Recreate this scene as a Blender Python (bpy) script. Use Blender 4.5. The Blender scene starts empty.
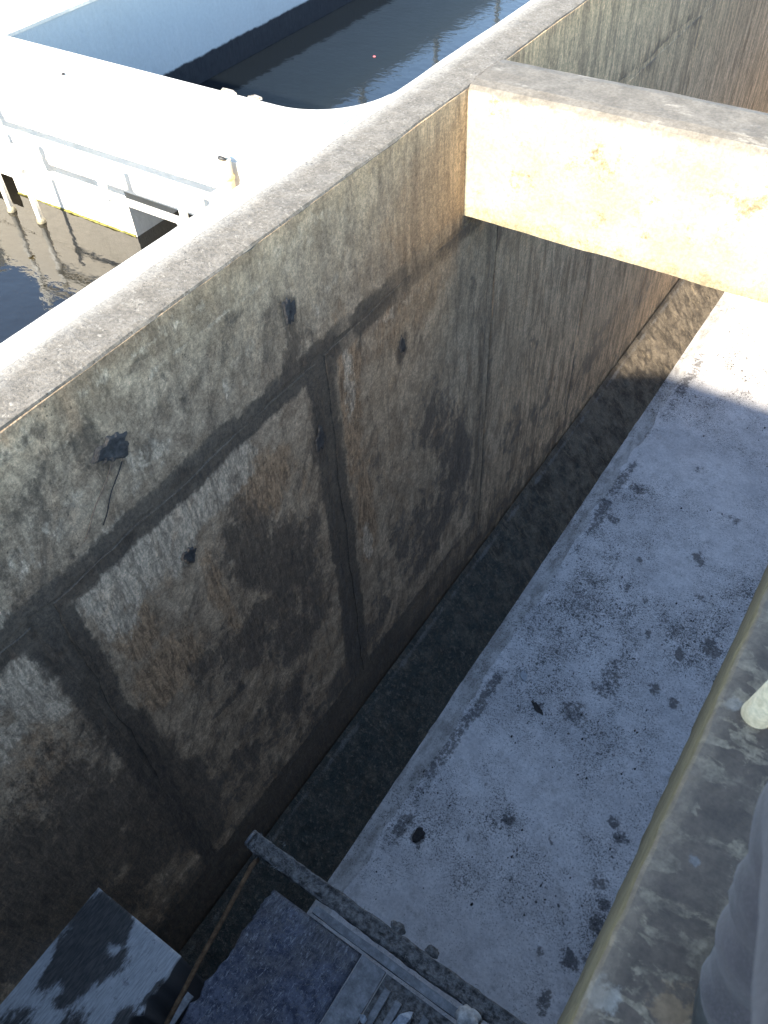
import bpy, bmesh, math, random
import numpy as np
from mathutils import Vector, Matrix

random.seed(7)
sc = bpy.context.scene
COL = sc.collection
rad = math.radians

# ------------------------------------------------------------------ camera
cam_d = bpy.data.cameras.new("camera")
cam = bpy.data.objects.new("camera", cam_d)
COL.objects.link(cam)
yaw, pitch, roll, fpx = -0.64108, 0.85245, -0.06744, 820.1
cy, sy, cp, sp = math.cos(yaw), math.sin(yaw), math.cos(pitch), math.sin(pitch)
fw = Vector((sy * cp, cy * cp, -sp))
rt = Vector((cy, -sy, 0))
up = rt.cross(fw)
rt2 = math.cos(roll) * rt + math.sin(roll) * up
up2 = -math.sin(roll) * rt + math.cos(roll) * up
cam.matrix_world = Matrix(((rt2.x, up2.x, -fw.x, 0), (rt2.y, up2.y, -fw.y, 0), (rt2.z, up2.z, -fw.z, 1.4), (0, 0, 0, 1)))
cam_d.sensor_fit = 'VERTICAL'
cam_d.sensor_height = 36
cam_d.lens = fpx / 1024 * 36
cam_d.clip_start = 0.01
cam_d.clip_end = 3000
cam_d.dof.use_dof = True
cam_d.dof.focus_distance = 4.0
cam_d.dof.aperture_fstop = 8.0
sc.camera = cam
sc.render.resolution_x, sc.render.resolution_y = 768, 1024

# ------------------------------------------------------------------ light
SUN_EL, SUN_AZ = rad(26.5), rad(180.2)        # azimuth clockwise from +Y
S = Vector((math.sin(SUN_AZ) * math.cos(SUN_EL), math.cos(SUN_AZ) * math.cos(SUN_EL), math.sin(SUN_EL)))
w = bpy.data.worlds.new("World")
sc.world = w
w.use_nodes = True
nt = w.node_tree
sky = nt.nodes.new("ShaderNodeTexSky")
sky.sky_type = 'NISHITA'
sky.sun_disc = False
sky.sun_elevation = SUN_EL
sky.sun_rotation = SUN_AZ
sky.dust_density = 0.0
sky.air_density = 1.0
sky.ozone_density = 1.0
bg = nt.nodes["Background"]
bg.inputs[1].default_value = 0.15
nt.links.new(sky.outputs[0], bg.inputs[0])
sl = bpy.data.lights.new("sun", 'SUN')
sl.energy = 5.0
sl.angle = rad(1.0)
sl.color = (1.0, 0.90, 0.74)
so = bpy.data.objects.new("sun", sl)
so.rotation_euler = S.to_track_quat('Z', 'Y').to_euler()
COL.objects.link(so)
sc.view_settings.view_transform = 'Standard'
sc.view_settings.look = 'None'
sc.view_settings.gamma = 1
sc.view_settings.exposure = 2.05
sc.cycles.max_bounces = 8
sc.cycles.diffuse_bounces = 5

# ------------------------------------------------------------------ helpers
X0 = -1.731            # inner face of the long wall
ZB = -3.465            # where the wall meets the sloped benching
ZF = -3.83             # tank floor
XF = -1.366            # benching meets floor
ZW = -0.655            # far pool water
ZN = -0.508            # near pool water
XS = 0.05              # edge of the walkway slab
YE = 13.0              # far end of the tanks
YN = -1.0             # near end of the tank opening


def hash2(ix, iy, seed):
    h = (ix.astype(np.int64) * 374761393 + iy.astype(np.int64) * 668265263 + seed * 974711) & 0x7fffffff
    h = ((h ^ (h >> 13)) * 1274126177) & 0x7fffffff
    h = h ^ (h >> 16)
    return (h & 0xffff) / 65535.0


def vnoise(x, y, seed=0):
    ix, iy = np.floor(x), np.floor(y)
    fx, fy = x - ix, y - iy
    fx = fx * fx * (3 - 2 * fx)
    fy = fy * fy * (3 - 2 * fy)
    a, b = hash2(ix, iy, seed), hash2(ix + 1, iy, seed)
    c, d = hash2(ix, iy + 1, seed), hash2(ix + 1, iy + 1, seed)
    return (a * (1 - fx) + b * fx) * (1 - fy) + (c * (1 - fx) + d * fx) * fy


def fbm(x, y, seed=0, oct=4):
    x = np.asarray(x, float)
    y = np.asarray(y, float)
    s = np.zeros(np.broadcast(x, y).shape)
    a, t = 1.0, 0.0
    for i in range(oct):
        s += a * vnoise(x * 2 ** i + 17.3 * i, y * 2 ** i - 9.1 * i, seed + i)
        t += a
        a *= 0.55
    return s / t            # 0..1


def props(o, label=None, cat=None, group=None, kind=None):
    if label: o['label'] = label
    if cat: o['category'] = cat
    if group: o['group'] = group
    if kind: o['kind'] = kind
    return o


def link(name, me, mat=None, parent=None):
    o = bpy.data.objects.new(name, me)
    COL.objects.link(o)
    if mat is not None and me is not None and len(me.materials) == 0:
        me.materials.append(mat)
    if parent is not None:
        o.parent = parent
        o.matrix_parent_inverse = parent.matrix_basis.inverted()
    return o


def empty(name, loc, label=None, cat=None, group=None):
    o = bpy.data.objects.new(name, None)
    o.location = loc
    o.empty_display_size = 0.1
    COL.objects.link(o)
    return props(o, label, cat, group)


def np_mesh(name, verts, quads, smooth=True, attr=None):
    me = bpy.data.meshes.new(name)
    V = np.asarray(verts, np.float32)
    Q = np.asarray(quads, np.int32)
    me.vertices.add(len(V))
    me.vertices.foreach_set("co", V.ravel())
    n = Q.shape[1]
    me.loops.add(Q.size)
    me.loops.foreach_set("vertex_index", Q.ravel())
    me.polygons.add(len(Q))
    me.polygons.foreach_set("loop_start", np.arange(0, Q.size, n, dtype=np.int32))
    me.polygons.foreach_set("loop_total", np.full(len(Q), n, np.int32))
    if smooth:
        me.polygons.foreach_set("use_smooth", np.ones(len(Q), bool))
    if attr is not None:
        a = me.attributes.new("stain", 'FLOAT_COLOR', 'POINT')
        c = np.ones((len(V), 4), np.float32)
        c[:, :attr.shape[1]] = attr
        a.data.foreach_set("color", c.ravel())
    me.update()
    me.validate()
    return me


def grid_quads(nu, nv, flip=False):
    i = np.arange(nu - 1)[:, None] * nv + np.arange(nv - 1)[None, :]
    q = np.stack([i, i + nv, i + nv + 1, i + 1], -1).reshape(-1, 4)
    return q[:, ::-1] if flip else q


def loft(name, prof, axis, stations, mat, parent=None, jit=0.0, jf=6.0, seed=1, smooth=False, caps=True, attrfn=None):
    """Sweep a 2-D profile (closed loop) along an axis. axis 'y': prof=(x,z); axis 'x': prof=(y,z)."""
    P = np.array(prof, float)
    n, m = len(P), len(stations)
    V = np.zeros((m, n, 3))
    for k, s in enumerate(stations):
        if axis == 'y':
            V[k, :, 0], V[k, :, 1], V[k, :, 2] = P[:, 0], s, P[:, 1]
        else:
            V[k, :, 0], V[k, :, 1], V[k, :, 2] = s, P[:, 0], P[:, 1]
    if jit:
        S_ = np.array(stations)[:, None] * jf
        a = np.arange(n)[None, :] * 0.9
        d1 = fbm(S_ + 0 * a, a + 0 * S_, seed, 4) - 0.5
        d2 = fbm(S_ + 31, a + 0 * S_ + 11, seed + 9, 4) - 0.5
        if axis == 'y':
            V[:, :, 0] += d1 * jit * 2
        else:
            V[:, :, 1] += d1 * jit * 2
        V[:, :, 2] += d2 * jit * 2
    i = np.arange(m - 1)[:, None] * n + np.arange(n)[None, :]
    j = np.arange(m - 1)[:, None] * n + (np.arange(n)[None, :] + 1) % n
    Q = np.stack([i, j, j + n, i + n], -1).reshape(-1, 4)
    Vf = V.reshape(-1, 3)
    bm = bmesh.new()
    vs = [bm.verts.new(v) for v in Vf]
    for q in Q:
        try:
            bm.faces.new([vs[k] for k in q])
        except ValueError:
            pass
    if caps:
        try:
            bm.faces.new([vs[k] for k in range(n)])
            bm.faces.new([vs[(m - 1) * n + k] for k in range(n)])
        except ValueError:
            pass
    bmesh.ops.recalc_face_normals(bm, faces=bm.faces)
    for f in bm.faces:
        f.smooth = smooth
    me = bpy.data.meshes.new(name)
    bm.to_mesh(me)
    bm.free()
    return link(name, me, mat, parent)


def bm_box(bm, c, s, rot=None, bev=0.0, seg=2):
    m = Matrix.Translation(c)
    if rot is not None:
        m = m @ rot.to_4x4()
    r = bmesh.ops.create_cube(bm, size=1.0, matrix=m @ Matrix.Diagonal((s[0], s[1], s[2], 1)))
    if bev:
        es = list({e for v in r['verts'] for e in v.link_edges})
        bmesh.ops.bevel(bm, geom=es, offset=bev, segments=seg, affect='EDGES', profile=0.5)


def box(name, c, s, mat, parent=None, rot=None, bev=0.0):
    bm = bmesh.new()
    bm_box(bm, c, s, rot, bev)
    me = bpy.data.meshes.new(name)
    bm.to_mesh(me)
    bm.free()
    return link(name, me, mat, parent)


def tube_me(name, pts, r, seg=14, caps=True, radii=None):
    pts = [Vector(p) for p in pts]
    bm = bmesh.new()
    rings = []
    prev = None
    for i, p in enumerate(pts):
        if i == 0: t = pts[1] - pts[0]
        elif i == len(pts) - 1: t = pts[-1] - pts[-2]
        else: t = (pts[i + 1] - pts[i]).normalized() + (pts[i] - pts[i - 1]).normalized()
        t.normalize()
        if prev is None:
            a = Vector((0, 0, 1)) if abs(t.z) < 0.9 else Vector((1, 0, 0))
            u = t.cross(a).normalized()
        else:
            u = (prev - t * prev.dot(t)).normalized()
        prev = u
        v = t.cross(u)
        rr = radii[i] if radii else r
        rings.append([bm.verts.new(p + (u * math.cos(2 * math.pi * k / seg) + v * math.sin(2 * math.pi * k / seg)) * rr) for k in range(seg)])
    for a, b in zip(rings, rings[1:]):
        for k in range(seg):
            f = bm.faces.new((a[k], a[(k + 1) % seg], b[(k + 1) % seg], b[k]))
            f.smooth = True
    if caps:
        bm.faces.new(rings[0][::-1])
        bm.faces.new(rings[-1])
    bmesh.ops.recalc_face_normals(bm, faces=bm.faces)
    me = bpy.data.meshes.new(name)
    bm.to_mesh(me)
    bm.free()
    return me


def tube(name, pts, r, mat, parent=None, seg=14, radii=None):
    return link(name, tube_me(name, pts, r, seg, True, radii), mat, parent)


def lump_me(name, r, squash=(1, 1, 1), seed=0, sub=3, amp=0.35):
    bm = bmesh.new()
    bmesh.ops.create_icosphere(bm, subdivisions=sub, radius=1.0)
    for v in bm.verts:
        n = float(fbm(v.co.x * 1.7 + v.co.z * .9 + seed, v.co.y * 1.7 - v.co.z * 1.3 + seed, seed, 3)) - 0.5
        v.co *= 1 + n * 2 * amp
        v.co = Vector((v.co.x * squash[0], v.co.y * squash[1], v.co.z * squash[2])) * r
    for f in bm.faces: f.smooth = True
    me = bpy.data.meshes.new(name)
    bm.to_mesh(me)
    bm.free()
    return me


def shard_me(name, n, rx, ry, t, seed=0, bow=0.0):
    """flat ragged flake with thickness"""
    rnd = random.Random(seed)
    bm = bmesh.new()
    top, bot = [], []
    for k in range(n):
        a = 2 * math.pi * k / n
        q = 0.7 + 0.5 * rnd.random()
        x, y = math.cos(a) * rx * q, math.sin(a) * ry * q
        z = bow * (x / rx) ** 2
        top.append(bm.verts.new((x, y, t + z)))
        bot.append(bm.verts.new((x * 1.04, y * 1.04, z)))
    bm.faces.new(top)
    bm.faces.new(bot[::-1])
    for k in range(n):
        bm.faces.new((bot[k], bot[(k + 1) % n], top[(k + 1) % n], top[k]))
    bmesh.ops.recalc_face_normals(bm, faces=bm.faces)
    me = bpy.data.meshes.new(name)
    bm.to_mesh(me)
    bm.free()
    return me


# ------------------------------------------------------------------ materials
class M:
    def __init__(s, name, rough=0.85):
        s.m = bpy.data.materials.new(name)
        s.m.use_nodes = True
        s.t = s.m.node_tree
        s.b = s.t.nodes["Principled BSDF"]
        s.b.inputs["Roughness"].default_value = rough
        s.pos = s.t.nodes.new("ShaderNodeNewGeometry").outputs["Position"]

    def n(s, typ, **kw):
        nd = s.t.nodes.new(typ)
        for k, v in kw.items():
            setattr(nd, k, v)
        return nd

    def L(s, a, b):
        s.t.links.new(a, b)

    def setin(s, sock, v):
        if hasattr(v, 'is_output'): s.L(v, sock)
        else: sock.default_value = v

    def scale(s, sx, sy, sz):
        nd = s.n("ShaderNodeMapping")
        nd.inputs["Scale"].default_value = (sx, sy, sz)
        s.L(s.pos, nd.inputs[0])
        return nd.outputs[0]

    def noise(s, sc_, det=5, rough=0.6, vec=None, dist=0.0):
        nd = s.n("ShaderNodeTexNoise")
        nd.inputs["Scale"].default_value = sc_
        nd.inputs["Detail"].default_value = det
        nd.inputs["Roughness"].default_value = rough
        nd.inputs["Distortion"].default_value = dist
        s.L(vec if vec is not None else s.pos, nd.inputs["Vector"])
        return nd.outputs["Fac"]

    def vor(s, sc_, vec=None, feature='F1', rnd=1.0):
        nd = s.n("ShaderNodeTexVoronoi", feature=feature)
        nd.inputs["Scale"].default_value = sc_
        nd.inputs["Randomness"].default_value = rnd
        s.L(vec if vec is not None else s.pos, nd.inputs["Vector"])
        return nd

    def rng(s, v, a, b, c=0.0, d=1.0, smooth=True):
        nd = s.n("ShaderNodeMapRange", interpolation_type='SMOOTHSTEP' if smooth else 'LINEAR')
        s.setin(nd.inputs[0], v)
        for k, q in zip((1, 2, 3, 4), (a, b, c, d)):
            nd.inputs[k].default_value = q
        return nd.outputs[0]

    def op(s, o, a, b=0.0, clamp=False):
        nd = s.n("ShaderNodeMath", operation=o, use_clamp=clamp)
        s.setin(nd.inputs[0], a)
        s.setin(nd.inputs[1], b)
        return nd.outputs[0]

    def mix(s, f, a, b, typ='MIX'):
        nd = s.n("ShaderNodeMix", data_type='RGBA', blend_type=typ)
        s.setin(nd.inputs[0], f)
        for sk, v in ((nd.inputs[6], a), (nd.inputs[7], b)):
            if hasattr(v, 'is_output'): s.L(v, sk)
            else: sk.default_value = (*v, 1)
        return nd.outputs[2]

    def col(s, c):
        s.setin(s.b.inputs["Base Color"], c if hasattr(c, 'is_output') else (*c, 1))

    def bump(s, h, strength=0.5, dist=0.01, prev=None):
        nd = s.n("ShaderNodeBump")
        nd.inputs["Strength"].default_value = strength
        nd.inputs["Distance"].default_value = dist
        s.L(h, nd.inputs["Height"])
        if prev is not None: s.L(prev, nd.inputs["Normal"])
        s.L(nd.outputs[0], s.b.inputs["Normal"])
        return nd.outputs[0]

    def stain(s):
        a = s.n("ShaderNodeAttribute", attribute_name="stain")
        sp_ = s.n("ShaderNodeSeparateColor")
        s.L(a.outputs["Color"], sp_.inputs[0])
        return sp_.outputs[0], sp_.outputs[1], sp_.outputs[2]

    def xyz(s):
        sp_ = s.n("ShaderNodeSeparateXYZ")
        s.L(s.pos, sp_.inputs[0])
        return sp_.outputs


def mat_wall(name, mortar=False):
    """inner tank wall concrete; stain.r dark wet film, stain.g brown, stain.b pale scoured skin"""
    m = M(name)
    r, g, b = m.stain()
    big = m.noise(2.3, 6, 0.62)
    mid = m.noise(9, 8, 0.7)
    fine = m.noise(70, 5, 0.75)
    grit = m.noise(210, 3, 0.7)
    stre = m.noise(5, 8, 0.72, m.scale(1, 3.4, 0.5), 0.5)             # vertical runs
    fib = m.noise(18, 8, 0.75, m.scale(1, 2.6, 0.6), 0.6)             # fibrous wash marks
    d1 = m.n("ShaderNodeMapping")
    d1.inputs["Rotation"].default_value = (rad(31), 0, 0)
    m.L(m.pos, d1.inputs[0])
    d2 = m.n("ShaderNodeMapping")
    d2.inputs["Scale"].default_value = (1, 4.2, 0.9)
    m.L(d1.outputs[0], d2.inputs[0])
    scr = m.noise(2.6, 8, 0.72, d2.outputs[0], 0.5)                   # broad sweep strokes
    mc = m.mix(m.rng(big, .3, .7), (0.072, 0.065, 0.057), (0.115, 0.102, 0.086))
    mc = m.mix(m.op('MULTIPLY', m.rng(scr, .45, .7), .55), mc, (0.075, 0.068, 0.062))
    mc = m.mix(m.op('MULTIPLY', m.rng(fib, .5, .66), .5), mc, (0.15, 0.132, 0.108))
    gg = m.rng(m.op('ADD', g, m.op('MULTIPLY', m.op('SUBTRACT', mid, .5), 1.0)), .3, .8)
    mc = m.mix(m.op('MULTIPLY', gg, .85), mc, m.mix(m.rng(stre, .4, .65), (0.34, 0.29, 0.23), (0.20, 0.17, 0.135)))
    c = mc
    if not mortar:
        c = m.mix(m.rng(mid, .36, .64), (0.215, 0.175, 0.135), (0.44, 0.378, 0.305))
        c = m.mix(m.op('MULTIPLY', m.rng(big, .38, .62), .5), c, (0.245, 0.205, 0.158))
        c = m.mix(m.op('MULTIPLY', m.rng(stre, .5, .66), .55), c, (0.115, 0.096, 0.075))
        c = m.mix(m.op('MULTIPLY', m.rng(fib, .56, .66), .55), c, (0.46, 0.395, 0.315))
        c = m.mix(m.op('MULTIPLY', m.rng(fib, .44, .34), .5), c, (0.11, 0.088, 0.066))
        c = m.mix(m.op('MULTIPLY', m.rng(scr, .53, .66), .6), c, (0.085, 0.073, 0.062))
        # brown, pale, dark patches with ragged edges
        gg = m.rng(m.op('ADD', g, m.op('MULTIPLY', m.op('SUBTRACT', m.noise(16, 8, .75, m.scale(1, 1.6, .8)), .5), 1.9)), .28, .75)
        c = m.mix(m.op('MULTIPLY', gg, .85), c, m.mix(m.rng(fib, .36, .62), (0.115, 0.082, 0.055), (0.37, 0.275, 0.19)))
        bb = m.rng(m.op('ADD', b, m.op('MULTIPLY', m.op('SUBTRACT', m.noise(13, 8, .75, m.scale(1, 1.5, .9)), .5), 2.2)), .45, .8)
        c = m.mix(m.op('MULTIPLY', bb, .9), c, m.mix(m.rng(fib, .38, .62), (0.23, 0.205, 0.175), (0.56, 0.51, 0.44)))
        c = m.mix(m.op('MULTIPLY', m.rng(m.noise(34, 6, .8, m.scale(1, 2.2, .6)), .62, .67), .8), c, (0.05, 0.043, 0.037))
        c = m.mix(m.op('MULTIPLY', m.rng(m.noise(30, 7, .82, m.scale(1, 2.8, .7), .5), .60, .66), .6), c, (0.5, 0.45, 0.38))
        vv = m.vor(46)
        hole = m.op('MULTIPLY', m.rng(vv.outputs["Distance"], .10, .17, 1, 0), m.rng(m.noise(6, 3, .6), .52, .6))
        c = m.mix(m.op('MULTIPLY', hole, .75), c, (0.03, 0.028, 0.026))
    if not mortar:
        al = m.n("ShaderNodeAttribute", attribute_name="stain").outputs["Alpha"]
        ed = m.rng(m.op('ADD', al, m.op('MULTIPLY', m.op('SUBTRACT', m.noise(11, 8, .76, m.scale(1, 1.2, .9), .4), .5), 1.1)), .36, .62)
        c = m.mix(ed, c, mc)
    bounce_tone = m.rng(m.op('ADD', m.op('ADD', m.xyz()[1], m.rng(m.xyz()[2], -.75, -.3, 0, 1.1)), m.op('MULTIPLY', m.op('SUBTRACT', m.noise(1.5, 6, .7), .5), 2.0)), 2.0, 4.9)  # far wall and beam side paler: bounced sunlight put into the colour
    c = m.mix(m.op('MULTIPLY', bounce_tone, .88), c, m.mix(m.rng(m.op('ADD', m.op('MULTIPLY', stre, .6), m.op('MULTIPLY', fib, .4)), .40, .60), m.mix(m.rng(m.xyz()[2], -1.5, -.7), (0.70, 0.59, 0.45), (0.60, 0.48, 0.33)), (0.25, 0.195, 0.14)))
    rr = m.rng(m.op('ADD', r, m.op('MULTIPLY', m.op('SUBTRACT', m.noise(7, 9, .76, m.scale(1, 1.3, .9), .4), .5), 2.4)), .40, .82)
    c = m.mix(m.op('MULTIPLY', rr, .8), c, m.mix(m.rng(fib, .35, .65), (0.036, 0.033, 0.030), (0.11, 0.094, 0.079)))
    sh = m.rng(fine, .28, .72, .62, 1.32)
    c = m.mix(1.0, c, m_grey(m, sh), 'MULTIPLY')
    c = m.mix(1.0, c, m_grey(m, m.rng(grit, .28, .72, .75, 1.22)), 'MULTIPLY')
    c = m.mix(1.0, c, (1.46, 1.22, 0.96), 'MULTIPLY')
    m.col(c)
    m.setin(m.b.inputs["Roughness"], m.rng(rr, 0, 1, .82, .55))
    n1 = m.bump(m.op('ADD', m.op('MULTIPLY', fib, .6), m.op('MULTIPLY', fine, .5)), 0.6 if not mortar else .3, 0.012)
    m.bump(grit, 0.4 if not mortar else .2, 0.003, n1)
    return m.m


def m_grey(m, v):
    nd = m.n("ShaderNodeCombineColor")
    for k in range(3): m.L(v, nd.inputs[k])
    return nd.outputs[0]


def mat_cap(name):
    """bare sandy concrete of the wall tops"""
    m = M(name, .9)
    big, mid, fine, grit = m.noise(3, 5, .6), m.noise(14, 6, .68), m.noise(85, 4, .7), m.noise(260, 2, .6)
    c = m.mix(m.rng(mid, .3, .7), (0.126, 0.110, 0.088), (0.20, 0.178, 0.147))
    c = m.mix(m.op('MULTIPLY', m.rng(big, .55, .7), .55), c, (0.145, 0.132, 0.113))
    c = m.mix(m.op('MULTIPLY', m.rng(m.noise(8, 7, .72), .6, .68), .7), c, (0.30, 0.27, 0.22))     # scraped pale cement
    c = m.mix(m.op('MULTIPLY', m.rng(m.noise(11, 6, .7, m.scale(1.3, .7, 1)), .63, .69), .6), c, (0.11, 0.105, 0.096))
    vv = m.vor(48)
    ox = m.rng(m.op('ADD', m.xyz()[0], m.op('MULTIPLY', m.op('SUBTRACT', m.noise(12, 7, .75), .5), .14)), X0 - .13, X0 - .19)
    c = m.mix(m.op('MULTIPLY', ox, .55), c, (0.36, 0.335, 0.29))
    pit = m.op('MULTIPLY', m.rng(vv.outputs["Distance"], .13, .2, 1, 0), m.rng(m.noise(5, 3, .6), .46, .6))
    c = m.mix(m.op('MULTIPLY', m.rng(m.noise(48, 7, .8), .56, .62), .7), c, (0.33, 0.30, 0.25))
    c = m.mix(m.op('MULTIPLY', m.rng(m.noise(40, 7, .8, m.scale(1.2, .9, 1)), .58, .63), .7), c, (0.05, 0.046, 0.04))
    c = m.mix(m.op('MULTIPLY', pit, .75), c, (0.05, 0.045, 0.038))
    c = m.mix(1.0, c, m_grey(m, m.rng(fine, .28, .72, .68, 1.22)), 'MULTIPLY')
    m.col(c)
    n1 = m.bump(m.op('ADD', mid, m.op('MULTIPLY', fine, .5)), .5, .008)
    m.bump(grit, .5, .003, n1)
    return m.m


def mat_beam(name):
    """cream washed concrete of the cross beam: bare grey on top, ochre spots low on the face"""
    m = M(name, .85)
    g = m.n("ShaderNodeNewGeometry")
    sp_ = m.n("ShaderNodeSeparateXYZ")
    m.L(g.outputs["True Normal"], sp_.inputs[0])
    mid, fine, grit = m.noise(11, 6, .68), m.noise(75, 4, .7), m.noise(230, 2, .6)
    z = m.xyz()[2]
    face = m.mix(m.rng(m.noise(4, 6, .6), .3, .7), (0.235, 0.210, 0.146), (0.315, 0.290, 0.218))
    spot = m.rng(m.noise(7.5, 8, .76), .55, .65)
    low = m.rng(m.op('ADD', z, m.op('MULTIPLY', m.op('SUBTRACT', m.noise(9, 6, .75), .5), .28)), -.50, -.585)
    sp2 = m.op('MAXIMUM', m.op('MULTIPLY', spot, .85), m.op('MULTIPLY', low, .62))
    face = m.mix(sp2, face, m.mix(m.rng(fine, .4, .6), (0.13, 0.10, 0.045), (0.20, 0.165, 0.09)))
    edge = m.rng(m.op('ADD', z, m.op('MULTIPLY', m.op('SUBTRACT', m.noise(13, 5, .7), .5), .1)), -.045, -.015)
    top = m.mix(m.rng(mid, .3, .7), (0.115, 0.10, 0.08), (0.18, 0.16, 0.13))
    top = m.mix(m.op('MULTIPLY', m.rng(m.noise(7, 7, .72, m.scale(.5, 1.2, 1)), .56, .66), .8), top, (0.29, 0.26, 0.21))
    top = m.mix(m.op('MULTIPLY', m.rng(m.noise(6, 5, .7), .62, .7), .5), top, (0.12, 0.113, 0.103))
    tf = m.op('MAXIMUM', m.rng(sp_.outputs[2], .35, .6), m.op('MULTIPLY', edge, .9))
    c = m.mix(tf, face, top)
    c = m.mix(1.0, c, m_grey(m, m.rng(fine, .28, .72, .76, 1.16)), 'MULTIPLY')
    m.col(c)
    n1 = m.bump(m.op('ADD', mid, m.op('MULTIPLY', fine, .5)), .4, .008)
    m.bump(grit, .4, .003, n1)
    return m.m


def mat_floor(name):
    """pale grey tank floor; stain.r dark blots, stain.g density of specks, stain.b bare screed strip"""
    m = M(name, .8)
    r, g, b = m.stain()
    big, mid, fine = m.noise(1.6, 5, .6), m.noise(7, 6, .65), m.noise(48, 4, .7)
    c = m.mix(m.rng(mid, .3, .7), (0.64, 0.62, 0.615), (0.79, 0.765, 0.755))
    c = m.mix(m.op('MULTIPLY', m.rng(big, .45, .7), .5), c, (0.47, 0.465, 0.475))
    c = m.mix(m.op('MULTIPLY', m.rng(m.noise(13, 9, .78), .5, .66), .45), c, (0.36, 0.345, 0.33))
    c = m.mix(m.op('MULTIPLY', m.rng(m.noise(3.4, 8, .72), .56, .7), .35), c, (0.33, 0.30, 0.27))
    # screed strip beside the benching
    sc2 = m.mix(m.rng(m.noise(16, 6, .7, m.scale(1, .4, 1)), .35, .65), (0.34, 0.32, 0.30), (0.60, 0.58, 0.56))
    c = m.mix(m.rng(m.op('ADD', b, m.op('MULTIPLY', m.op('SUBTRACT', m.noise(24, 7, .75), .5), 1.2)), .35, .65), c, sc2)
    # specks of three sizes
    wob = m.n("ShaderNodeVectorMath", operation='ADD')
    nv = m.n("ShaderNodeTexNoise")
    nv.inputs["Scale"].default_value = 30
    m.L(m.pos, nv.inputs["Vector"])
    ns = m.n("ShaderNodeVectorMath", operation='MULTIPLY')
    m.L(nv.outputs["Color"], ns.inputs[0])
    ns.inputs[1].default_value = (.035, .035, 0)
    m.L(m.pos, wob.inputs[0])
    m.L(ns.outputs[0], wob.inputs[1])
    flat = m.n("ShaderNodeVectorMath", operation='MULTIPLY')
    m.L(wob.outputs[0], flat.inputs[0])
    flat.inputs[1].default_value = (1, 1, 0)
    tot = None
    for scl, hi, k in ((26, .36, .58), (62, .44, .48)):
        v = m.vor(scl, flat.outputs[0])
        sc_ = m.n("ShaderNodeSeparateColor")
        m.L(v.outputs["Color"], sc_.inputs[0])
        dens = m.op('ADD', g, m.op('MULTIPLY', m.op('SUBTRACT', m.noise(scl * .16, 4, .65), .5), 1.8))
        rad_ = m.rng(m.op('ADD', sc_.outputs[0], m.op('MULTIPLY', dens, .8)), k + .35, k + 1.05, 0, hi, False)
        d = m.op('SUBTRACT', rad_, v.outputs["Distance"])
        s_ = m.rng(d, 0, .1)
        tot = s_ if tot is None else m.op('MAXIMUM', tot, s_)
    # irregular crusty flecks in clusters
    fl = m.noise(46, 9, .82, None, .6)
    cl = m.op('ADD', m.op('MULTIPLY', g, .16), m.op('MULTIPLY', m.op('SUBTRACT', m.noise(5, 5, .7), .5), .42))
    fk = m.rng(m.op('ADD', fl, m.op('MULTIPLY', cl, .8)), .635, .67)
    tot = m.op('MAXIMUM', tot, m.op('MULTIPLY', fk, .92))
    f2 = m.rng(m.op('ADD', m.noise(88, 5, .8), m.op('MULTIPLY', cl, .5)),   .565, .62)
    tot = m.op('MAXIMUM', tot, m.op('MULTIPLY', f2, .85))
    c = m.mix(m.op('MULTIPLY', tot, .88), c, m.mix(fine, (0.03, 0.03, 0.032), (0.07, 0.066, 0.062)))
    rr = m.rng(m.op('ADD', r, m.op('MULTIPLY', m.op('SUBTRACT', m.noise(30, 9, .8), .5), 2.6)), .5, .85)
    c = m.mix(m.op('MULTIPLY', rr, .8), c, m.mix(m.rng(mid, .4, .6), (0.045, 0.045, 0.05), (0.11, 0.10, 0.092)))
    c = m.mix(1.0, c, m_grey(m, m.rng(fine, .25, .75, .84, 1.12)), 'MULTIPLY')
    m.col(c)
    n1 = m.bump(m.op('ADD', mid, m.op('MULTIPLY', fine, .5)), .25, .006)
    m.bump(m.noise(210, 2, .6), .22, .002, n1)
    return m.m


def mat_bench(name):
    """silted slope: stain.r black sludge plus shade painted in towards the near end, stain.b pale silt line along the top"""
    m = M(name, .75)
    r, g, b = m.stain()
    mid, fine, grit = m.noise(8, 8, .74), m.noise(34, 7, .8), m.noise(150, 3, .75)
    run = m.noise(16, 7, .75, m.scale(.5, 2.2, .5), .6)
    c = m.mix(m.rng(mid, .38, .62), (0.065, 0.05, 0.035), (0.205, 0.165, 0.117))
    c = m.mix(m.op('MULTIPLY', m.rng(run, .54, .66), .8), c, (0.30, 0.235, 0.15))
    c = m.mix(m.op('MULTIPLY', m.rng(run, .44, .34), .6), c, (0.05, 0.04, 0.03))
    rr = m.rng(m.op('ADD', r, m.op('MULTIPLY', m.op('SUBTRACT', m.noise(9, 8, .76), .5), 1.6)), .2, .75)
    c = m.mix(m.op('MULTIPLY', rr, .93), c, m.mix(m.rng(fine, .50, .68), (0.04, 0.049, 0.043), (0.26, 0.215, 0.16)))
    bb = m.rng(m.op('ADD', b, m.op('MULTIPLY', m.op('SUBTRACT', m.noise(7, 7, .75), .5), 1.8)), .5, .9)
    c = m.mix(m.op('MULTIPLY', bb, .65), c, (0.24, 0.225, 0.205))
    c = m.mix(1.0, c, m_grey(m, m.rng(grit, .28, .72, .5, 1.5)), 'MULTIPLY')
    m.col(c)
    n1 = m.bump(m.op('ADD', mid, fine), .8, .025)
    m.bump(grit, .7, .006, n1)
    return m.m


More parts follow.
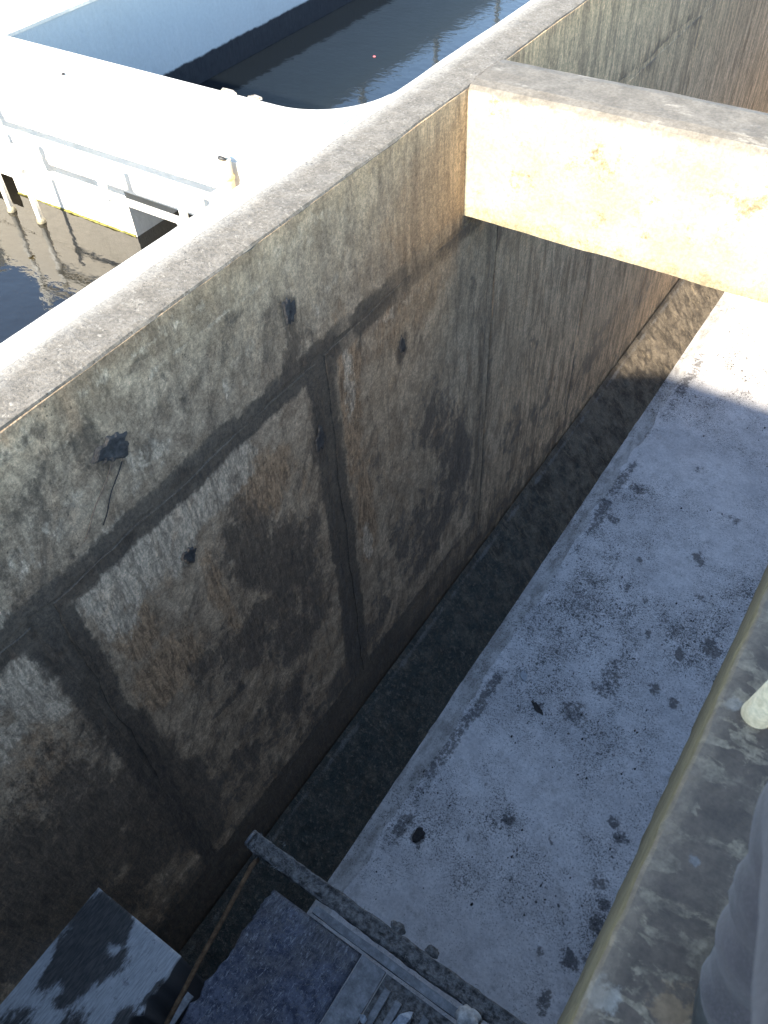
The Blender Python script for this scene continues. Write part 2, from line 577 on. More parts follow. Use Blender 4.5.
def mat_paint(name, colr, dirt=(0.5, 0.48, 0.42), wet=None, rough=.6):
    """paint; wet=(z0, colour): below z0 the wall is slimy and dark"""
    m = M(name, rough)
    mid, fine = m.noise(6, 6, .65), m.noise(50, 4, .7)
    c = m.mix(m.op('MULTIPLY', m.rng(m.noise(9, 7, .72, m.scale(2, 2, .35)), .54, .70), .45), colr, dirt)
    c = m.mix(m.op('MULTIPLY', m.rng(m.noise(4, 6, .7, m.scale(1, 1, .5)), .5, .7), .3), c, tuple(x * .72 for x in dirt))
    c = m.mix(1.0, c, m_grey(m, m.rng(fine, .25, .75, .94, 1.04)), 'MULTIPLY')
    if wet:
        z = m.op('ADD', m.xyz()[2], m.op('MULTIPLY', m.op('SUBTRACT', m.noise(14, 5, .7), .5), .03))
        c = m.mix(m.rng(z, wet[0] + .008, wet[0] - .008), c, m.mix(m.rng(m.noise(25, 5, .7), .3, .7), wet[1], wet[2]))
    m.col(c)
    tr = m.noise(11, 6, .7, m.scale(1, 2.2, .7), .6)
    n1 = m.bump(m.op('ADD', mid, m.op('MULTIPLY', fine, .5)), .25, .006)
    m.bump(tr, .35, .02, n1)
    return m.m


def mat_simple(name, a, b, scale=20, rough=.7, bump=.3, dist=.004, metal=0.0, fine=90):
    m = M(name, rough)
    n1, n2 = m.noise(scale, 6, .68), m.noise(fine, 3, .7)
    c = m.mix(m.rng(n1, .32, .68), a, b)
    c = m.mix(1.0, c, m_grey(m, m.rng(n2, .25, .75, .8, 1.18)), 'MULTIPLY')
    m.col(c)
    m.b.inputs["Metallic"].default_value = metal
    m.bump(m.op('ADD', n1, m.op('MULTIPLY', n2, .5)), bump, dist)
    return m.m


def mat_walk(name):
    """walkway slab: dark tar-stained film worn through to beige in torn patches"""
    m = M(name, .75)
    z = m.xyz()[2]
    mid, fine = m.noise(9, 6, .68), m.noise(80, 4, .7)
    film = m.mix(m.rng(mid, .3, .7), (0.066, 0.052, 0.042), (0.125, 0.10, 0.081))
    film = m.mix(m.op('MULTIPLY', m.rng(m.noise(5, 5, .65), .52, .68), .5), film, (0.09, 0.07, 0.066))
    rot = m.n("ShaderNodeMapping")
    rot.inputs["Rotation"].default_value = (0, 0, rad(25))
    rot.inputs["Scale"].default_value = (13, 24, 10)
    m.L(m.pos, rot.inputs[0])
    pt = m.noise(1.0, 6, .6, rot.outputs[0], .5)
    patch = m.op('MULTIPLY', m.rng(m.op('ADD', pt, m.op('MULTIPLY', m.op('SUBTRACT', m.noise(70, 5, .8), .5), .22)), .50, .56), m.rng(m.noise(3.1, 6, .7), .42, .58, .15, 1.0))
    beige = m.mix(m.rng(fine, .3, .7), (0.20, 0.172, 0.13), (0.31, 0.272, 0.212))
    c = m.mix(m.op('MULTIPLY', patch, .85), film, beige)
    def dab(px, py, r0, colr, k):
        dd = m.n("ShaderNodeVectorMath", operation='DISTANCE')
        m.L(m.pos, dd.inputs[0])
        dd.inputs[1].default_value = (px, py, 0)
        return m.mix(m.op('MULTIPLY', m.rng(m.op('ADD', dd.outputs["Value"], m.op('MULTIPLY', m.op('SUBTRACT', m.noise(30, 6, .75), .5), r0 * 5.0)), r0 * 1.5, r0 * .7), k), c, colr)
    c = dab(.168, .40, .024, (0.34, 0.24, 0.14), .45)
    c = dab(.118, .62, .007, (0.20, 0.22, 0.26), .5)
    c = dab(.072, .36, .022, (0.36, 0.36, 0.35), .6)
    c = dab(.082, .93, .012, (0.32, 0.32, 0.32), .6)
    x = m.xyz()[0]
    near = m.rng(m.op('ADD', x, m.op('MULTIPLY', m.op('SUBTRACT', m.noise(18, 5, .7), .5), .05)), XS + .045, XS + .01)
    c = m.mix(m.op('MULTIPLY', near, .6), c, (0.21, 0.175, 0.14))
    side = m.rng(z, -.006, -.014)
    c = m.mix(side, c, m.mix(m.rng(m.noise(7, 5, .65, m.scale(1, 1, 3)), .35, .65), (0.14, 0.12, 0.072), (0.21, 0.18, 0.11)))
    c = m.mix(1.0, c, m_grey(m, m.rng(fine, .25, .75, .78, 1.2)), 'MULTIPLY')
    c = m.mix(1.0, c, (.94, .80, .66), 'MULTIPLY')
    m.col(c)
    n1 = m.bump(m.op('ADD', mid, m.op('MULTIPLY', fine, .5)), .35, .005)
    m.bump(patch, .5, .0015, n1)
    return m.m


def mat_water(name, ior, colr):
    m = M(name, .015)
    m.col(colr)
    m.b.inputs["IOR"].default_value = ior
    n1 = m.noise(5, 3, .5)
    n2 = m.noise(16, 3, .5, m.scale(1, 1.6, 1))
    m.bump(m.op('ADD', m.op('MULTIPLY', n1, .6), m.op('MULTIPLY', n2, .4)), .10, .03)
    return m.m


def mat_ledge(name):
    """steel/concrete ledge top: pale brushed blue-grey with a black tar spill"""
    m = M(name, .7)
    r, g, b = m.stain()
    br = m.noise(26, 5, .7, m.scale(6, .7, 1))
    c = m.mix(m.rng(br, .3, .7), (0.29, 0.297, 0.302), (0.50, 0.505, 0.508))
    c = m.mix(m.op('MULTIPLY', m.rng(m.noise(30, 6, .75), .58, .66), .5), c, (0.12, 0.12, 0.13))
    rr = m.rng(m.op('ADD', r, m.op('MULTIPLY', m.op('SUBTRACT', m.noise(16, 9, .78, m.scale(2.2, .7, 1)), .5), 1.6)), .32, .7)
    c = m.mix(m.op('MULTIPLY', rr, .93), c, m.mix(m.rng(br, .4, .65), (0.020, 0.019, 0.018), (0.07, 0.06, 0.05)))
    z = m.xyz()[2]
    c = m.mix(m.rng(z, -2.195, -2.215), c, (0.045, 0.042, 0.04))
    m.col(c)
    m.bump(br, .3, .004)
    return m.m


def mat_deck(name):
    """worn blue plate under a felt of grime: pale frayed flecks, dark pits, brown bruises"""
    m = M(name, .7)
    big, mid = m.noise(5, 7, .72), m.noise(20, 8, .76)
    c = m.mix(m.rng(mid, .38, .62), (0.06, 0.068, 0.105), (0.20, 0.215, 0.275))
    c = m.mix(m.op('MULTIPLY', m.rng(big, .44, .6), .75), c, m.mix(m.rng(mid, .4, .6), (0.055, 0.05, 0.055), (0.17, 0.16, 0.165)))
    st1 = m.noise(42, 8, .82, m.scale(2.4, .7, 1), .8)
    st2 = m.noise(42, 8, .82, m.scale(.8, 2.2, 1), .8)
    c = m.mix(m.op('MULTIPLY', m.rng(st1, .545, .60), .8), c, (0.46, 0.47, 0.49))
    c = m.mix(m.op('MULTIPLY', m.rng(st2, .58, .64), .65), c, (0.40, 0.41, 0.44))
    c = m.mix(m.op('MULTIPLY', m.rng(m.noise(85, 5, .8), .57, .63), .8), c, (0.015, 0.016, 0.022))
    y = m.xyz()[1]
    fray = m.rng(m.op('ADD', y, m.op('MULTIPLY', m.op('SUBTRACT', m.noise(16, 7, .78), .5), .5)), .40, .56)
    c = m.mix(m.op('MULTIPLY', fray, .7), c, m.mix(m.rng(st1, .4, .6), (0.06, 0.058, 0.06), (0.33, 0.33, 0.335)))
    m.col(c)
    m.bump(m.op('ADD', mid, st1), .9, .012)
    return m.m


def mat_cloth(name, a, b):
    m = M(name, .9)
    wv = m.n("ShaderNodeTexWave")
    wv.inputs["Scale"].default_value = 260
    wv.inputs["Distortion"].default_value = 1.5
    m.L(m.pos, wv.inputs[0])
    n1 = m.noise(14, 5, .6)
    c = m.mix(m.rng(n1, .3, .7), a, b)
    c = m.mix(m.op('MULTIPLY', wv.outputs["Fac"], .25), c, tuple(x * 1.6 for x in b))
    c = m.mix(m.op('MULTIPLY', m.rng(m.noise(260, 3, .7), .45, .7), .5), c, tuple(x * 2.0 for x in b))
    m.col(c)
    m.b.inputs["Sheen Weight"].default_value = .1
    m.bump(n1, .3, .01)
    return m.m


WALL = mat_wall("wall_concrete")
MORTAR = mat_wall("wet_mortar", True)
CAP = mat_cap("cap_concrete")
BEAM = mat_beam("beam_concrete")
FLOOR = mat_floor("floor_screed")
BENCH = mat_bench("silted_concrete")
WHITE = mat_paint("white_paint", (0.67, 0.63, 0.56))
WHITE_WET = mat_paint("white_paint_waterline", (0.67, 0.63, 0.56), wet=(-.515, (0.17, 0.135, 0.08), (0.30, 0.25, 0.165)))
BLUE_WET = mat_paint("pale_blue_paint", (0.54, 0.55, 0.54), (0.62, 0.62, 0.60), wet=(-.51, (0.012, 0.014, 0.02), (0.022, 0.024, 0.03)))
ALGAE = mat_simple("algae", (0.09, 0.085, 0.014), (0.20, 0.18, 0.04), 40, .8, .8, .01)
PVC = mat_simple("pvc", (0.72, 0.70, 0.64), (0.80, 0.79, 0.75), 12, .45, .1, .002)
PVC_OLD = mat_simple("pvc_aged", (0.58, 0.44, 0.27), (0.68, 0.545, 0.36), 16, .5, .2, .003)
PVC_WET = mat_simple("pvc_slime", (0.16, 0.14, 0.09), (0.30, 0.27, 0.20), 25, .5, .4, .004)
CLIP = mat_simple("yellow_clip", (0.55, 0.40, 0.14), (0.68, 0.55, 0.25), 30, .6)
RUBBER = mat_simple("black_rubber", (0.015, 0.015, 0.016), (0.03, 0.03, 0.03), 30, .6)
WATER = mat_water("pool_water", 1.34, (0.006, 0.008, 0.010))
WATER_NEAR = mat_water("silty_pool_water", 1.6, (0.008, 0.007, 0.005))
WALK = mat_walk("walkway_concrete")
LEDGE = mat_ledge("ledge_top")
DECK = mat_deck("blue_deck_paint")
GALV = mat_simple("dull_steel", (0.13, 0.13, 0.132), (0.26, 0.26, 0.262), 22, .6, .5, .004, .2)
CRUST = mat_simple("crusted_steel", (0.045, 0.042, 0.040), (0.26, 0.25, 0.235), 38, .9, 1.0, .012)
FIBRE = mat_simple("pale_fibre", (0.16, 0.155, 0.145), (0.30, 0.29, 0.27), 60, .9)
RUST = mat_simple("rust", (0.07, 0.038, 0.018), (0.19, 0.115, 0.06), 35, .9, .8, .006)
SILT = mat_simple("black_silt", (0.018, 0.018, 0.02), (0.05, 0.046, 0.042), 40, .8, .8, .006)
HOLE = mat_simple("tar_plug", (0.030, 0.028, 0.027), (0.085, 0.076, 0.068), 40, .85, .8, .006)
STONE = mat_simple("pale_stone", (0.36, 0.34, 0.31), (0.6, 0.58, 0.54), 40, .9, .6, .004)
CHIP = mat_simple("broken_concrete", (0.22, 0.17, 0.12), (0.5, 0.46, 0.4), 60, .9, .6, .004)
GROUNDM = mat_simple("ground_soil", (0.18, 0.165, 0.14), (0.28, 0.26, 0.22), 2, .95, .5, .02)
RED = mat_simple("pink_plastic", (0.5, 0.10, 0.12), (0.6, 0.16, 0.17), 30, .5)
PLASTIC = mat_simple("pale_plastic", (0.32, 0.34, 0.37), (0.5, 0.52, 0.55), 60, .5, .6, .004)

# ------------------------------------------------------------------ setting: ground, floor, water
def ring_sheet(name, x0, x1, y0, y1, R, z, mat):
    xs, ys = [-R, x0, x1, R], [-R, y0, y1, R]
    V = [(x, y, z) for x in xs for y in ys]
    Q = [(i * 4 + j, (i + 1) * 4 + j, (i + 1) * 4 + j + 1, i * 4 + j + 1) for i in range(3) for j in range(3) if (i, j) != (1, 1)]
    return link(name, np_mesh(name, V, Q, False), mat)


props(ring_sheet("ground", -5.2, 2.1, -4.0, YE + .5, 1500, -1.1, GROUNDM), kind='structure')

XR = .86              # right wall of the tank, under and beyond the walkway


def blobs(u, v, lst, seed, warp=.35, wf=7):
    """soft elliptical masks, edges warped by noise"""
    out = np.zeros_like(u)
    for k, (a, b, ra, rb, ang, s) in enumerate(lst):
        wu = u - a + (fbm(u * wf, v * wf, seed + k, 4) - .5) * ra * warp * 2.6
        wv = v - b + (fbm(u * wf + 40, v * wf, seed + k + 50, 4) - .5) * rb * warp * 2.6
        ca, sa = math.cos(ang), math.sin(ang)
        p, q = (wu * ca + wv * sa) / ra, (-wu * sa + wv * ca) / rb
        d = np.sqrt(p * p + q * q)
        out = np.maximum(out, s * np.clip(1.5 - d, 0, 1))
    return out


# floor sheet (dense where the camera sees it)
ux = np.concatenate([np.arange(XF, .35, .0135), np.arange(.40, XR + .02, .06)])
uy = np.concatenate([np.arange(YN - 2.2, .4, .12), np.arange(.4, 5.6, .0135), np.arange(5.6, 9, .025), np.arange(9, YE + .01, .25)])
gx, gy = np.meshgrid(ux, uy, indexing='ij')
dark = [(-.49, 3.20, .13, .20, .2, .72), (-.58, 2.82, .14, .12, .3, .72), (-.37, 2.80, .05, .05, 0, .6), (-.68, 2.80, .05, .1, .5, .5),
        (-.82, 2.72, .018, .07, -.5, 1.0), (-1.05, 1.53, .04, .045, 0, 1.25), (-1.02, 1.49, .02, .06, .6, .8), (-.87, 1.62, .035, .06, .2, .6),
        (-.78, 1.71, .04, .05, 0, .62), (-.62, 1.92, .04, .05, .5, .95), (-.58, 1.93, .06, .02, .4, .6), (-.33, 4.56, .06, .09, .3, .9),
        (-.15, 3.65, .05, .08, .2, 1.0), (-.5, 3.48, .1, .13, 0, .55), (-.70, 4.01, .03, .05, 0, .9), (-.41, 3.69, .03, .05, 0, .8),
        (-.19, 3.29, .05, .06, .3, .9), (-.05, 3.25, .06, .05, 0, .9), (.0, 3.84, .05, .10, .3, .95), (.06, 3.8, .04, .06, 0, .85),
        (-.97, 3.38, .04, .05, 0, .7), (0.0, 1.9, .09, .07, .4, .75), (.09, 1.79, .07, .06, 0, .85), (.09, 1.66, .07, .08, .3, .9),
        (.26, 1.61, .05, .05, 0, .95), (.05, 1.41, .06, .055, 0, 1.0), (.14, 1.47, .06, .05, 0, .85), (.17, 1.55, .06, .05, 0, .9),
        (.02, 1.15, .04, .08, .2, .85), (-.12, 1.36, .03, .04, 0, .8), (-.34, 1.95, .015, .06, .6, .9), (.02, 2.19, .06, .05, .3, .9),
        (-.06, 2.27, .05, .05, 0, .9), (-.46, 2.34, .03, .04, 0, .6), (-.72, 4.31, .03, .04, 0, .9), (-.54, 3.97, .04, .04, 0, .8),
        (-1.06, 4.59, .06, .05, 0, .85), (-.67, 5.5, .09, .07, 0, .6), (-1.01, 5.01, .12, .07, .2, .8), (-.95, 3.9, .05, .05, 0, .7),
        (-.25, 5.1, .08, .06, 0, .7), (-.2, 4.2, .05, .05, 0, .75), (-.9, 2.1, .06, .08, 0, .5), (-.98, 4.2, .1, .08, 0, .6)]
fr = blobs(gx, gy, dark, 11, .45, 12)
# discontinuous damp band between screed strip and speckled floor
bandn = fbm(gx * 2 + 3, gy * 2.3, 77, 4)
band = np.clip(1.35 - np.abs(gx - (-1.185 + (fbm(gy * 2.5, gy * 0 + 4, 5, 5) - .5) * .10)) / (.05 + .05 * fbm(gy * 4, gy * 0 + 9, 6, 3)), 0, 1) * np.clip((bandn - .33) * 5, 0.1, 1.1)
band *= np.clip((gy - 1.0) * 2, .35, 1)
fr = np.maximum(fr, band * .72)
fg = np.clip((fbm(gx * 1.8, gy * 1.8, 31, 4) - .5) * 2.2 + .12, -.4, .8)
fg += blobs(gx, gy, [(-1.0, 3.4, .3, .8, 0, .4), (-.9, 4.6, .45, .5, 0, .45), (.05, 1.6, .2, .5, 0, .45), (-.1, 3.5, .25, .4, 0, .4), (-.8, 1.7, .4, .3, 0, .2), (-.9, 7.3, .5, 1.0, 0, .35)], 60, .3, 3)
fb = np.clip((-1.235 + (fbm(gy * 5, gy * 0 + 2, 9, 4) - .5) * .08 - gx) / .02 + .5, 0, 1)
gz = ZF + (fbm(gx * 3, gy * 3, 3, 4) - .5) * .012 - .004 * fb
V = np.stack([gx, gy, gz], -1).reshape(-1, 3)
props(link("floor", np_mesh("floor", V, grid_quads(len(ux), len(uy)), True, np.stack([fr, fg, fb], -1).reshape(-1, 3)), FLOOR), kind='structure')

# benching: sloped silted fillet along the wall foot
us = np.linspace(0, 1, 34)
vy = np.concatenate([np.arange(YN - 2.2, 0, .1), np.arange(0, 9, .016), np.arange(9, YE, .2)])
g1, g2 = np.meshgrid(us, vy, indexing='ij')
ba = np.stack([np.clip((6.2 - g2) / 3.5, 0, 1) * .52 + .08, 0 * g1, np.clip(1 - np.abs(g1 - .10) / .09, 0, 1) * .8], -1).reshape(-1, 3)  # red channel grows towards the near end: shade painted into the sludge tone
dn = (fbm(g1 * 9, g2 * 16, 91, 5) - .5) * .036 * np.clip(4 * g1 * (1 - g1) + .15, 0, 1)
V = np.stack([X0 + .004 + (XF - X0) * g1 + dn * .7, g2, ZB + (ZF - ZB) * g1 + dn * .7 - .003], -1).reshape(-1, 3)
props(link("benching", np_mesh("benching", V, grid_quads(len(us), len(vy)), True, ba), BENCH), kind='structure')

# pools
props(link("water", np_mesh("water", [(-4.06, 2.5, ZW), (-1.9, 2.5, ZW), (-1.9, YE, ZW), (-4.06, YE, ZW)], [(0, 1, 2, 3)], False), WATER), kind='structure')
props(link("water", np_mesh("water", [(-4.06, -3.4, ZN), (-1.9, -3.4, ZN), (-1.9, 2.47, ZN), (-4.06, 2.47, ZN)], [(0, 1, 2, 3)], False), WATER_NEAR), kind='structure')

# ------------------------------------------------------------------ long tank wall
wall = empty("tank_wall", (-1.85, 5, -3.9), "long stained concrete tank wall with dark mortar joints and white painted outer edge", "wall")
st = np.arange(-3.4, YE + .01, .05)
prof = [(-1.929, -4.2), (-1.929, -.002), (-1.90, 0), (-1.86, .001), (-1.82, .001), (-1.78, 0), (X0 - .020, -.001), (X0 - .007, -.005), (X0 - .004, -.013), (X0 - .012, -.04), (X0 - .02, -.10), (X0 - .05, -.11), (X0 - .05, -4.2)]
loft("wall_core", prof, 'y', st, CAP, wall, .0045, 7, 3)
# painted outer half of the wall (pool side)
ys = np.arange(-3.4, 2.10, .06)
loft("painted_edge", [(-2.03, -2.2), (-2.03, -.012), (-2.018, .002), (-1.97, .004), (-1.934, .001), (-1.915, -.008), (-1.915, -2.2)], 'y', list(ys) + [2.111], WHITE_WET, wall, .003, 4, 8)
ys = np.arange(2.114, YE, .06)
loft("painted_edge", [(-1.966, -2.2), (-1.966, -.012), (-1.958, .002), (-1.945, .004), (-1.934, .001), (-1.915, -.008), (-1.915, -2.2)], 'y', list(ys), WHITE_WET, wall, .003, 4, 12)

DARK_W = [  # (y, z, ry, rz, angle, strength)
    (1.42, -1.25, .22, .40, .25, .95), (1.62, -1.55, .22, .35, .3, 1.0), (1.25, -1.76, .30, .20, .2, .95), (1.55, -1.95, .28, .40, .2, .8),
    (1.03, -1.60, .16, .22, 0, .7), (1.90, -1.05, .07, .11, 0, 1.1), (.98, -.31, .075, .075, 0, .8), (1.83, -.335, .06, .09, 0, 1.0),
    (2.55, -.96, .06, .09, 0, 1.0), (1.10, -.96, .06, .07, 0, .7), (2.85, -1.65, .25, .35, .6, .75), (3.1, -2.2, .22, .55, .2, .9),
    (2.55, -2.35, .28, .35, .7, .7), (2.25, -2.65, .18, .30, .2, .6), (2.8, -2.6, .45, .25, .5, .85), (3.2, -1.1, .06, .25, 0, .5),
    (.25, -1.5, .40, .35, 0, .8), (.1, -1.85, .5, .40, 0, 1.0), (.55, -2.3, .45, .40, .2, .8), (1.2, -2.55, .5, .35, .3, .75),
    (1.9, -2.9, .5, .18, .3, .9), (.95, -2.1, .30, .12, .5, .5), (4.1, -2.1, .10, .5, .4, .55), (4.4, -2.7, .35, .3, .5, .6), (3.9, -2.6, .22, .3, .3, .6),
    (5.3, -2.9, .6, .2, .3, .7), (6.4, -2.9, .5, .3, .3, .6), (4.9, -1.6, .10, .5, 0, .45), (2.3, -1.55, .05, .3, 0, .5), (5.6, -2.0, .08, .6, 0, .4),
    (.75, -.09, .12, .03, 0, .7), (1.1, -.10, .15, .03, 0, .6), (.45, -.2, .4, .05, 0, .55), (1.5, -.20, .4, .035, 0, .45), (2.5, -.55, .4, .06, 0, .35),
    (1.05, -1.99, .13, .03, -.1, 1.0), (.55, -.55, .15, .09, 0, .5), (1.85, -.5, .12, .1, 0, .7), (1.72, -.25, .05, .1, .2, .45), (.6, -.30, .9, .16, -.02, .50), (1.55, -.36, .5, .14, 0, .40), (.56, -1.1, .10, .5, .05, .8), (.62, -1.8, .10, .5, .05, 1.0), (.68, -2.5, .14, .5, .05, 1.0), (.25, -.68, .5, .07, 0, .8), (1.2, -.63, .5, .05, 0, .55), (1.96, -1.8, .08, .6, 0, .6), (1.93, -2.7, .10, .5, 0, .9)]
BROWN_W = [
    (.80, -1.05, .12, .22, .2, .8), (.85, -1.40, .16, .20, 0, 1.0), (1.18, -1.30, .05, .32, .1, .8), (1.55, -.98, .16, .22, .2, .9),
    (2.13, -1.0, .09, .4, 0, 1.0), (2.18, -1.8, .08, .40, 0, .9), (2.6, -.8, .4, .2, 0, .5), (.30, -1.25, .2, .25, 0, .55), (2.9, -.4, .5, .35, 0, .75),
    (3.9, -1.2, .5, .6, 0, .6), (5.2, -1.4, .9, .9, 0, .6), (3.2, -.25, .6, .3, 0, .6), (7.0, -1.5, 1.2, 1.2, 0, .6), (1.35, -.85, .3, .25, 0, .35), (4.0, -2.3, .25, .5, 0, .5), (2.5, -1.9, .25, .5, .4, .35), (1.7, -2.4, .25, .3, 0, .4)]
PALE_W = [
    (1.0, -.76, .46, .16, -.06, 1.25), (1.42, -.76, .14, .13, .2, .9), (.75, -.88, .12, .18, .2, .9), (1.05, -.92, .20, .10, .2, .7),
    (.36, -.80, .14, .26, .1, 1.25), (.26, -1.0, .12, .12, .2, .8), (.5, -.055, .5, .05, 0, .85), (1.2, -.06, .4, .045, 0, .6), (2.0, -.10, .4, .07, 0, .5),
    (2.13, -.9, .05, .3, 0, .7), (2.16, -2.0, .05, .15, 0, .8), (2.55, -.74, .4, .06, -.05, .5), (3.6, -2.5, .14, .3, .2, .6), (1.05, -.43, .15, .13, 0, .55), (.6, -.4, .3, .1, 0, .5),
    (1.55, -.40, .18, .14, .2, .5), (2.05, -.42, .12, .10, .2, .5), (4.2, -.9, .3, .4, .2, .4), (1.35, -.17, .9, .012, 0, .75), (1.85, -2.2, .15, .25, .3, .35)]


def wall_attr(y, z):
    r = blobs(y, z, DARK_W, 200, .4, 6) * .9 + .04
    r = np.maximum(r, np.clip((-2.75 - z) / .45, 0, .55) * np.clip((6.5 - y) / 2, .4, 1) + np.clip((-3.25 - z) / .15, 0, .4))       # silt line creeping up from the foot
    r = r + np.clip((1.0 - y) * .35, 0, .3) * np.clip((-1.2 - z), 0, 1)
    g = blobs(y, z, BROWN_W, 400, .35, 6)
    b = blobs(y, z, PALE_W, 600, .45, 7)
    return np.stack([r, g, b], -1)


# mortar face behind the panels
vy = np.concatenate([np.arange(-3.4, 0, .1), np.arange(0, 8.6, .03), np.arange(8.6, YE, .2)])
vz = np.arange(ZB - .05, -.055, .03)
g1, g2 = np.meshgrid(vy, vz, indexing='ij')
dn = (fbm(g1 * 4, g2 * 4, 15, 4) - .5) * .002
V = np.stack([np.full_like(g1, X0 - .006) + dn, g1, g2], -1).reshape(-1, 3)
a = wall_attr(g1, g2)
a[..., 0] *= .8
a[..., 1] = np.maximum(a[..., 1] * .5, np.clip((g1 - 3.3) * 4, 0, 1) * np.clip((g2 + 3.1) * 5, 0, 1))
a[..., 1] = np.maximum(a[..., 1], np.clip((g1 - 2.2) / 1.2, 0, .45) * (g2 > -.9))
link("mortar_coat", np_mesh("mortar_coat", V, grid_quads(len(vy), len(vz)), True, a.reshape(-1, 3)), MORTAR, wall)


def panel(y0, y1, z0, z1, rag, seed, skew=0.0, step=.013, toprag=1.0):
    """one cast panel face with torn edges, standing a few mm proud of the mortar"""
    far = y0 > 5
    stp = step * (2 if far else 1)
    ny, nz = max(8, int((y1 - y0) / stp)), max(6, int((z1 - z0) / stp))
    lu, lv = np.linspace(0, 1, ny), np.linspace(0, 1, nz)
    for arr, ln in ((lu, y1 - y0), (lv, z1 - z0)):
        for q_, d_ in ((1, .0015), (2, .003)):
            arr[q_], arr[-1 - q_] = d_ / ln, 1 - d_ / ln
    u, v = np.meshgrid(lu, lv, indexing='ij')
    y = y0 + (y1 - y0) * u
    z = z0 + (z1 - z0) * v
    def e(c, k): return (fbm(c * 4.5, c * 0 + k, seed + k, 3) - .5) * 2 * rag + (fbm(c * 20, c * 0 + k, seed + k + 5, 4) - .5) * .7 * rag
    wl, wr = np.clip(1 - u / .3, 0, 1), np.clip(1 - (1 - u) / .3, 0, 1)
    wb, wt = np.clip(1 - v / .3, 0, 1), np.clip(1 - (1 - v) / .3, 0, 1)
    yy = y + e(z, 1) * wl + e(z, 2) * wr + skew * (z1 - z)
    zz = z + e(y, 3) * wb + e(y, 4) * wt * toprag
    # rounded corners
    cr = .09
    cxd = np.minimum(u * (y1 - y0), (1 - u) * (y1 - y0))
    x = X0 + (fbm(yy * 3, zz * 3, seed + 7, 4) - .5) * .003 - .0030
    x += (fbm(yy * 24, zz * 24, 5, 3) - .5) * .002
    edge = (u == 0) | (u == 1) | (v == 0) | (v == 1)
    x = np.where(edge, X0 - .0075, x)
    V = np.stack([x, yy, zz], -1).reshape(-1, 3)
    at_ = np.concatenate([wall_attr(yy, zz), np.zeros(yy.shape + (1,))], -1)
    dd = np.minimum(np.minimum(y - y0, y1 - y), np.minimum(z - z0, (z1 - z) if toprag == 1.0 else 9.0))
    wd = .035 if far else .10
    at_[..., 3] = np.clip(1.15 - dd / wd, 0, 1) * (.6 if y0 > 3 else 1.0)
    if not far:
        dl = np.minimum(np.minimum(y - y0, y1 - y), z1 - z if z0 < -2 else z - z0)
        at_[..., 0] = np.maximum(at_[..., 0], np.clip(1 - dl / .12, 0, 1) * .8 * np.clip(fbm(yy * 4, zz * 4, seed + 3, 4) * 3.2 - .8, 0, 1))
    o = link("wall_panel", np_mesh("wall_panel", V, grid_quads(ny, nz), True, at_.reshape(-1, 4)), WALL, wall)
    return o


joints = [-2.4, -.90, .54, 1.965, 3.42, 4.87, 6.33, 7.79, 9.25, 10.7, 12.2]
halfw = [.02, .02, .04, .03, .03, .022, .02, .02, .02, .02, .02]
for k in range(len(joints) - 1):
    y0, y1 = joints[k] + halfw[k], joints[k + 1] - halfw[k + 1]
    rg = .018 if k < 3 else (.014 if k == 3 else .008)
    zt = -.665 if k < 4 else -.70
    panel(y0, y1, -3.10 if k < 5 else -3.22, zt + (.015 if k < 3 else .03), rg, 300 + 13 * k, .055 if k in (1, ) else 0.0)
panel(-3.3, YE - .1, -.625, -.013, .022, 701, 0, .02, .06)

# tar plugs at the form ties, each an irregular raised scab with a hollow middle
def tie(y, z, ry, rz, seed, rel=1.0):
    n, rings = 36, 6
    rnd = random.Random(seed)
    ph = [rnd.uniform(0, 6) for _ in range(3)]
    V, Q = [], []
    for i in range(rings):
        t = i / (rings - 1)
        for k in range(n):
            a = 2 * math.pi * k / n
            q = 1 + .16 * math.sin(2 * a + ph[0]) + .14 * math.sin(3 * a + ph[1]) + .10 * math.sin(5 * a + ph[2]) + .12 * math.sin(9 * a + ph[0] * 2)
            h = .0006 + rel * (.011 * math.exp(-((t - .72) / .16) ** 2) - .004 * (1 - t)) - (.003 if i == rings - 1 else 0) + .0004 * rnd.uniform(-1, 1)
            V.append((X0 + h, y + ry * t * q * math.cos(a), z + rz * t * q * math.sin(a)))
    for i in range(rings - 1):
        for k in range(n):
            Q.append((i * n + k, (i + 1) * n + k, (i + 1) * n + (k + 1) % n, i * n + (k + 1) % n))
    return link("tie_hole", np_mesh("tie_hole", V, Q, True), HOLE, wall)


for k, (y, z, ry, rz, rl) in enumerate([(.975, -.305, .062, .052, .22), (1.835, -.335, .030, .06, .05), (1.10, -.965, .036, .038, .25), (1.9, -1.03, .032, .065, .05), (2.55, -.96, .025, .05, .05)]):
    tie(y, z, ry, rz, 40 + k, rl)['label'] = "large black hollow tar plug" if k == 0 else "small dark tar plug"
# two hairline drips below the first plug
for p, q in (((.95, -.35), (.76, -.53)), ((1.0, -.35), (.84, -.53))):
    tube("drip_line", [(X0 - .0005, p[0] + (q[0] - p[0]) * t + .006 * math.sin(t * 9), p[1] + (q[1] - p[1]) * t) for t in np.linspace(0, 1, 9)], .0016, SILT, wall, 6)
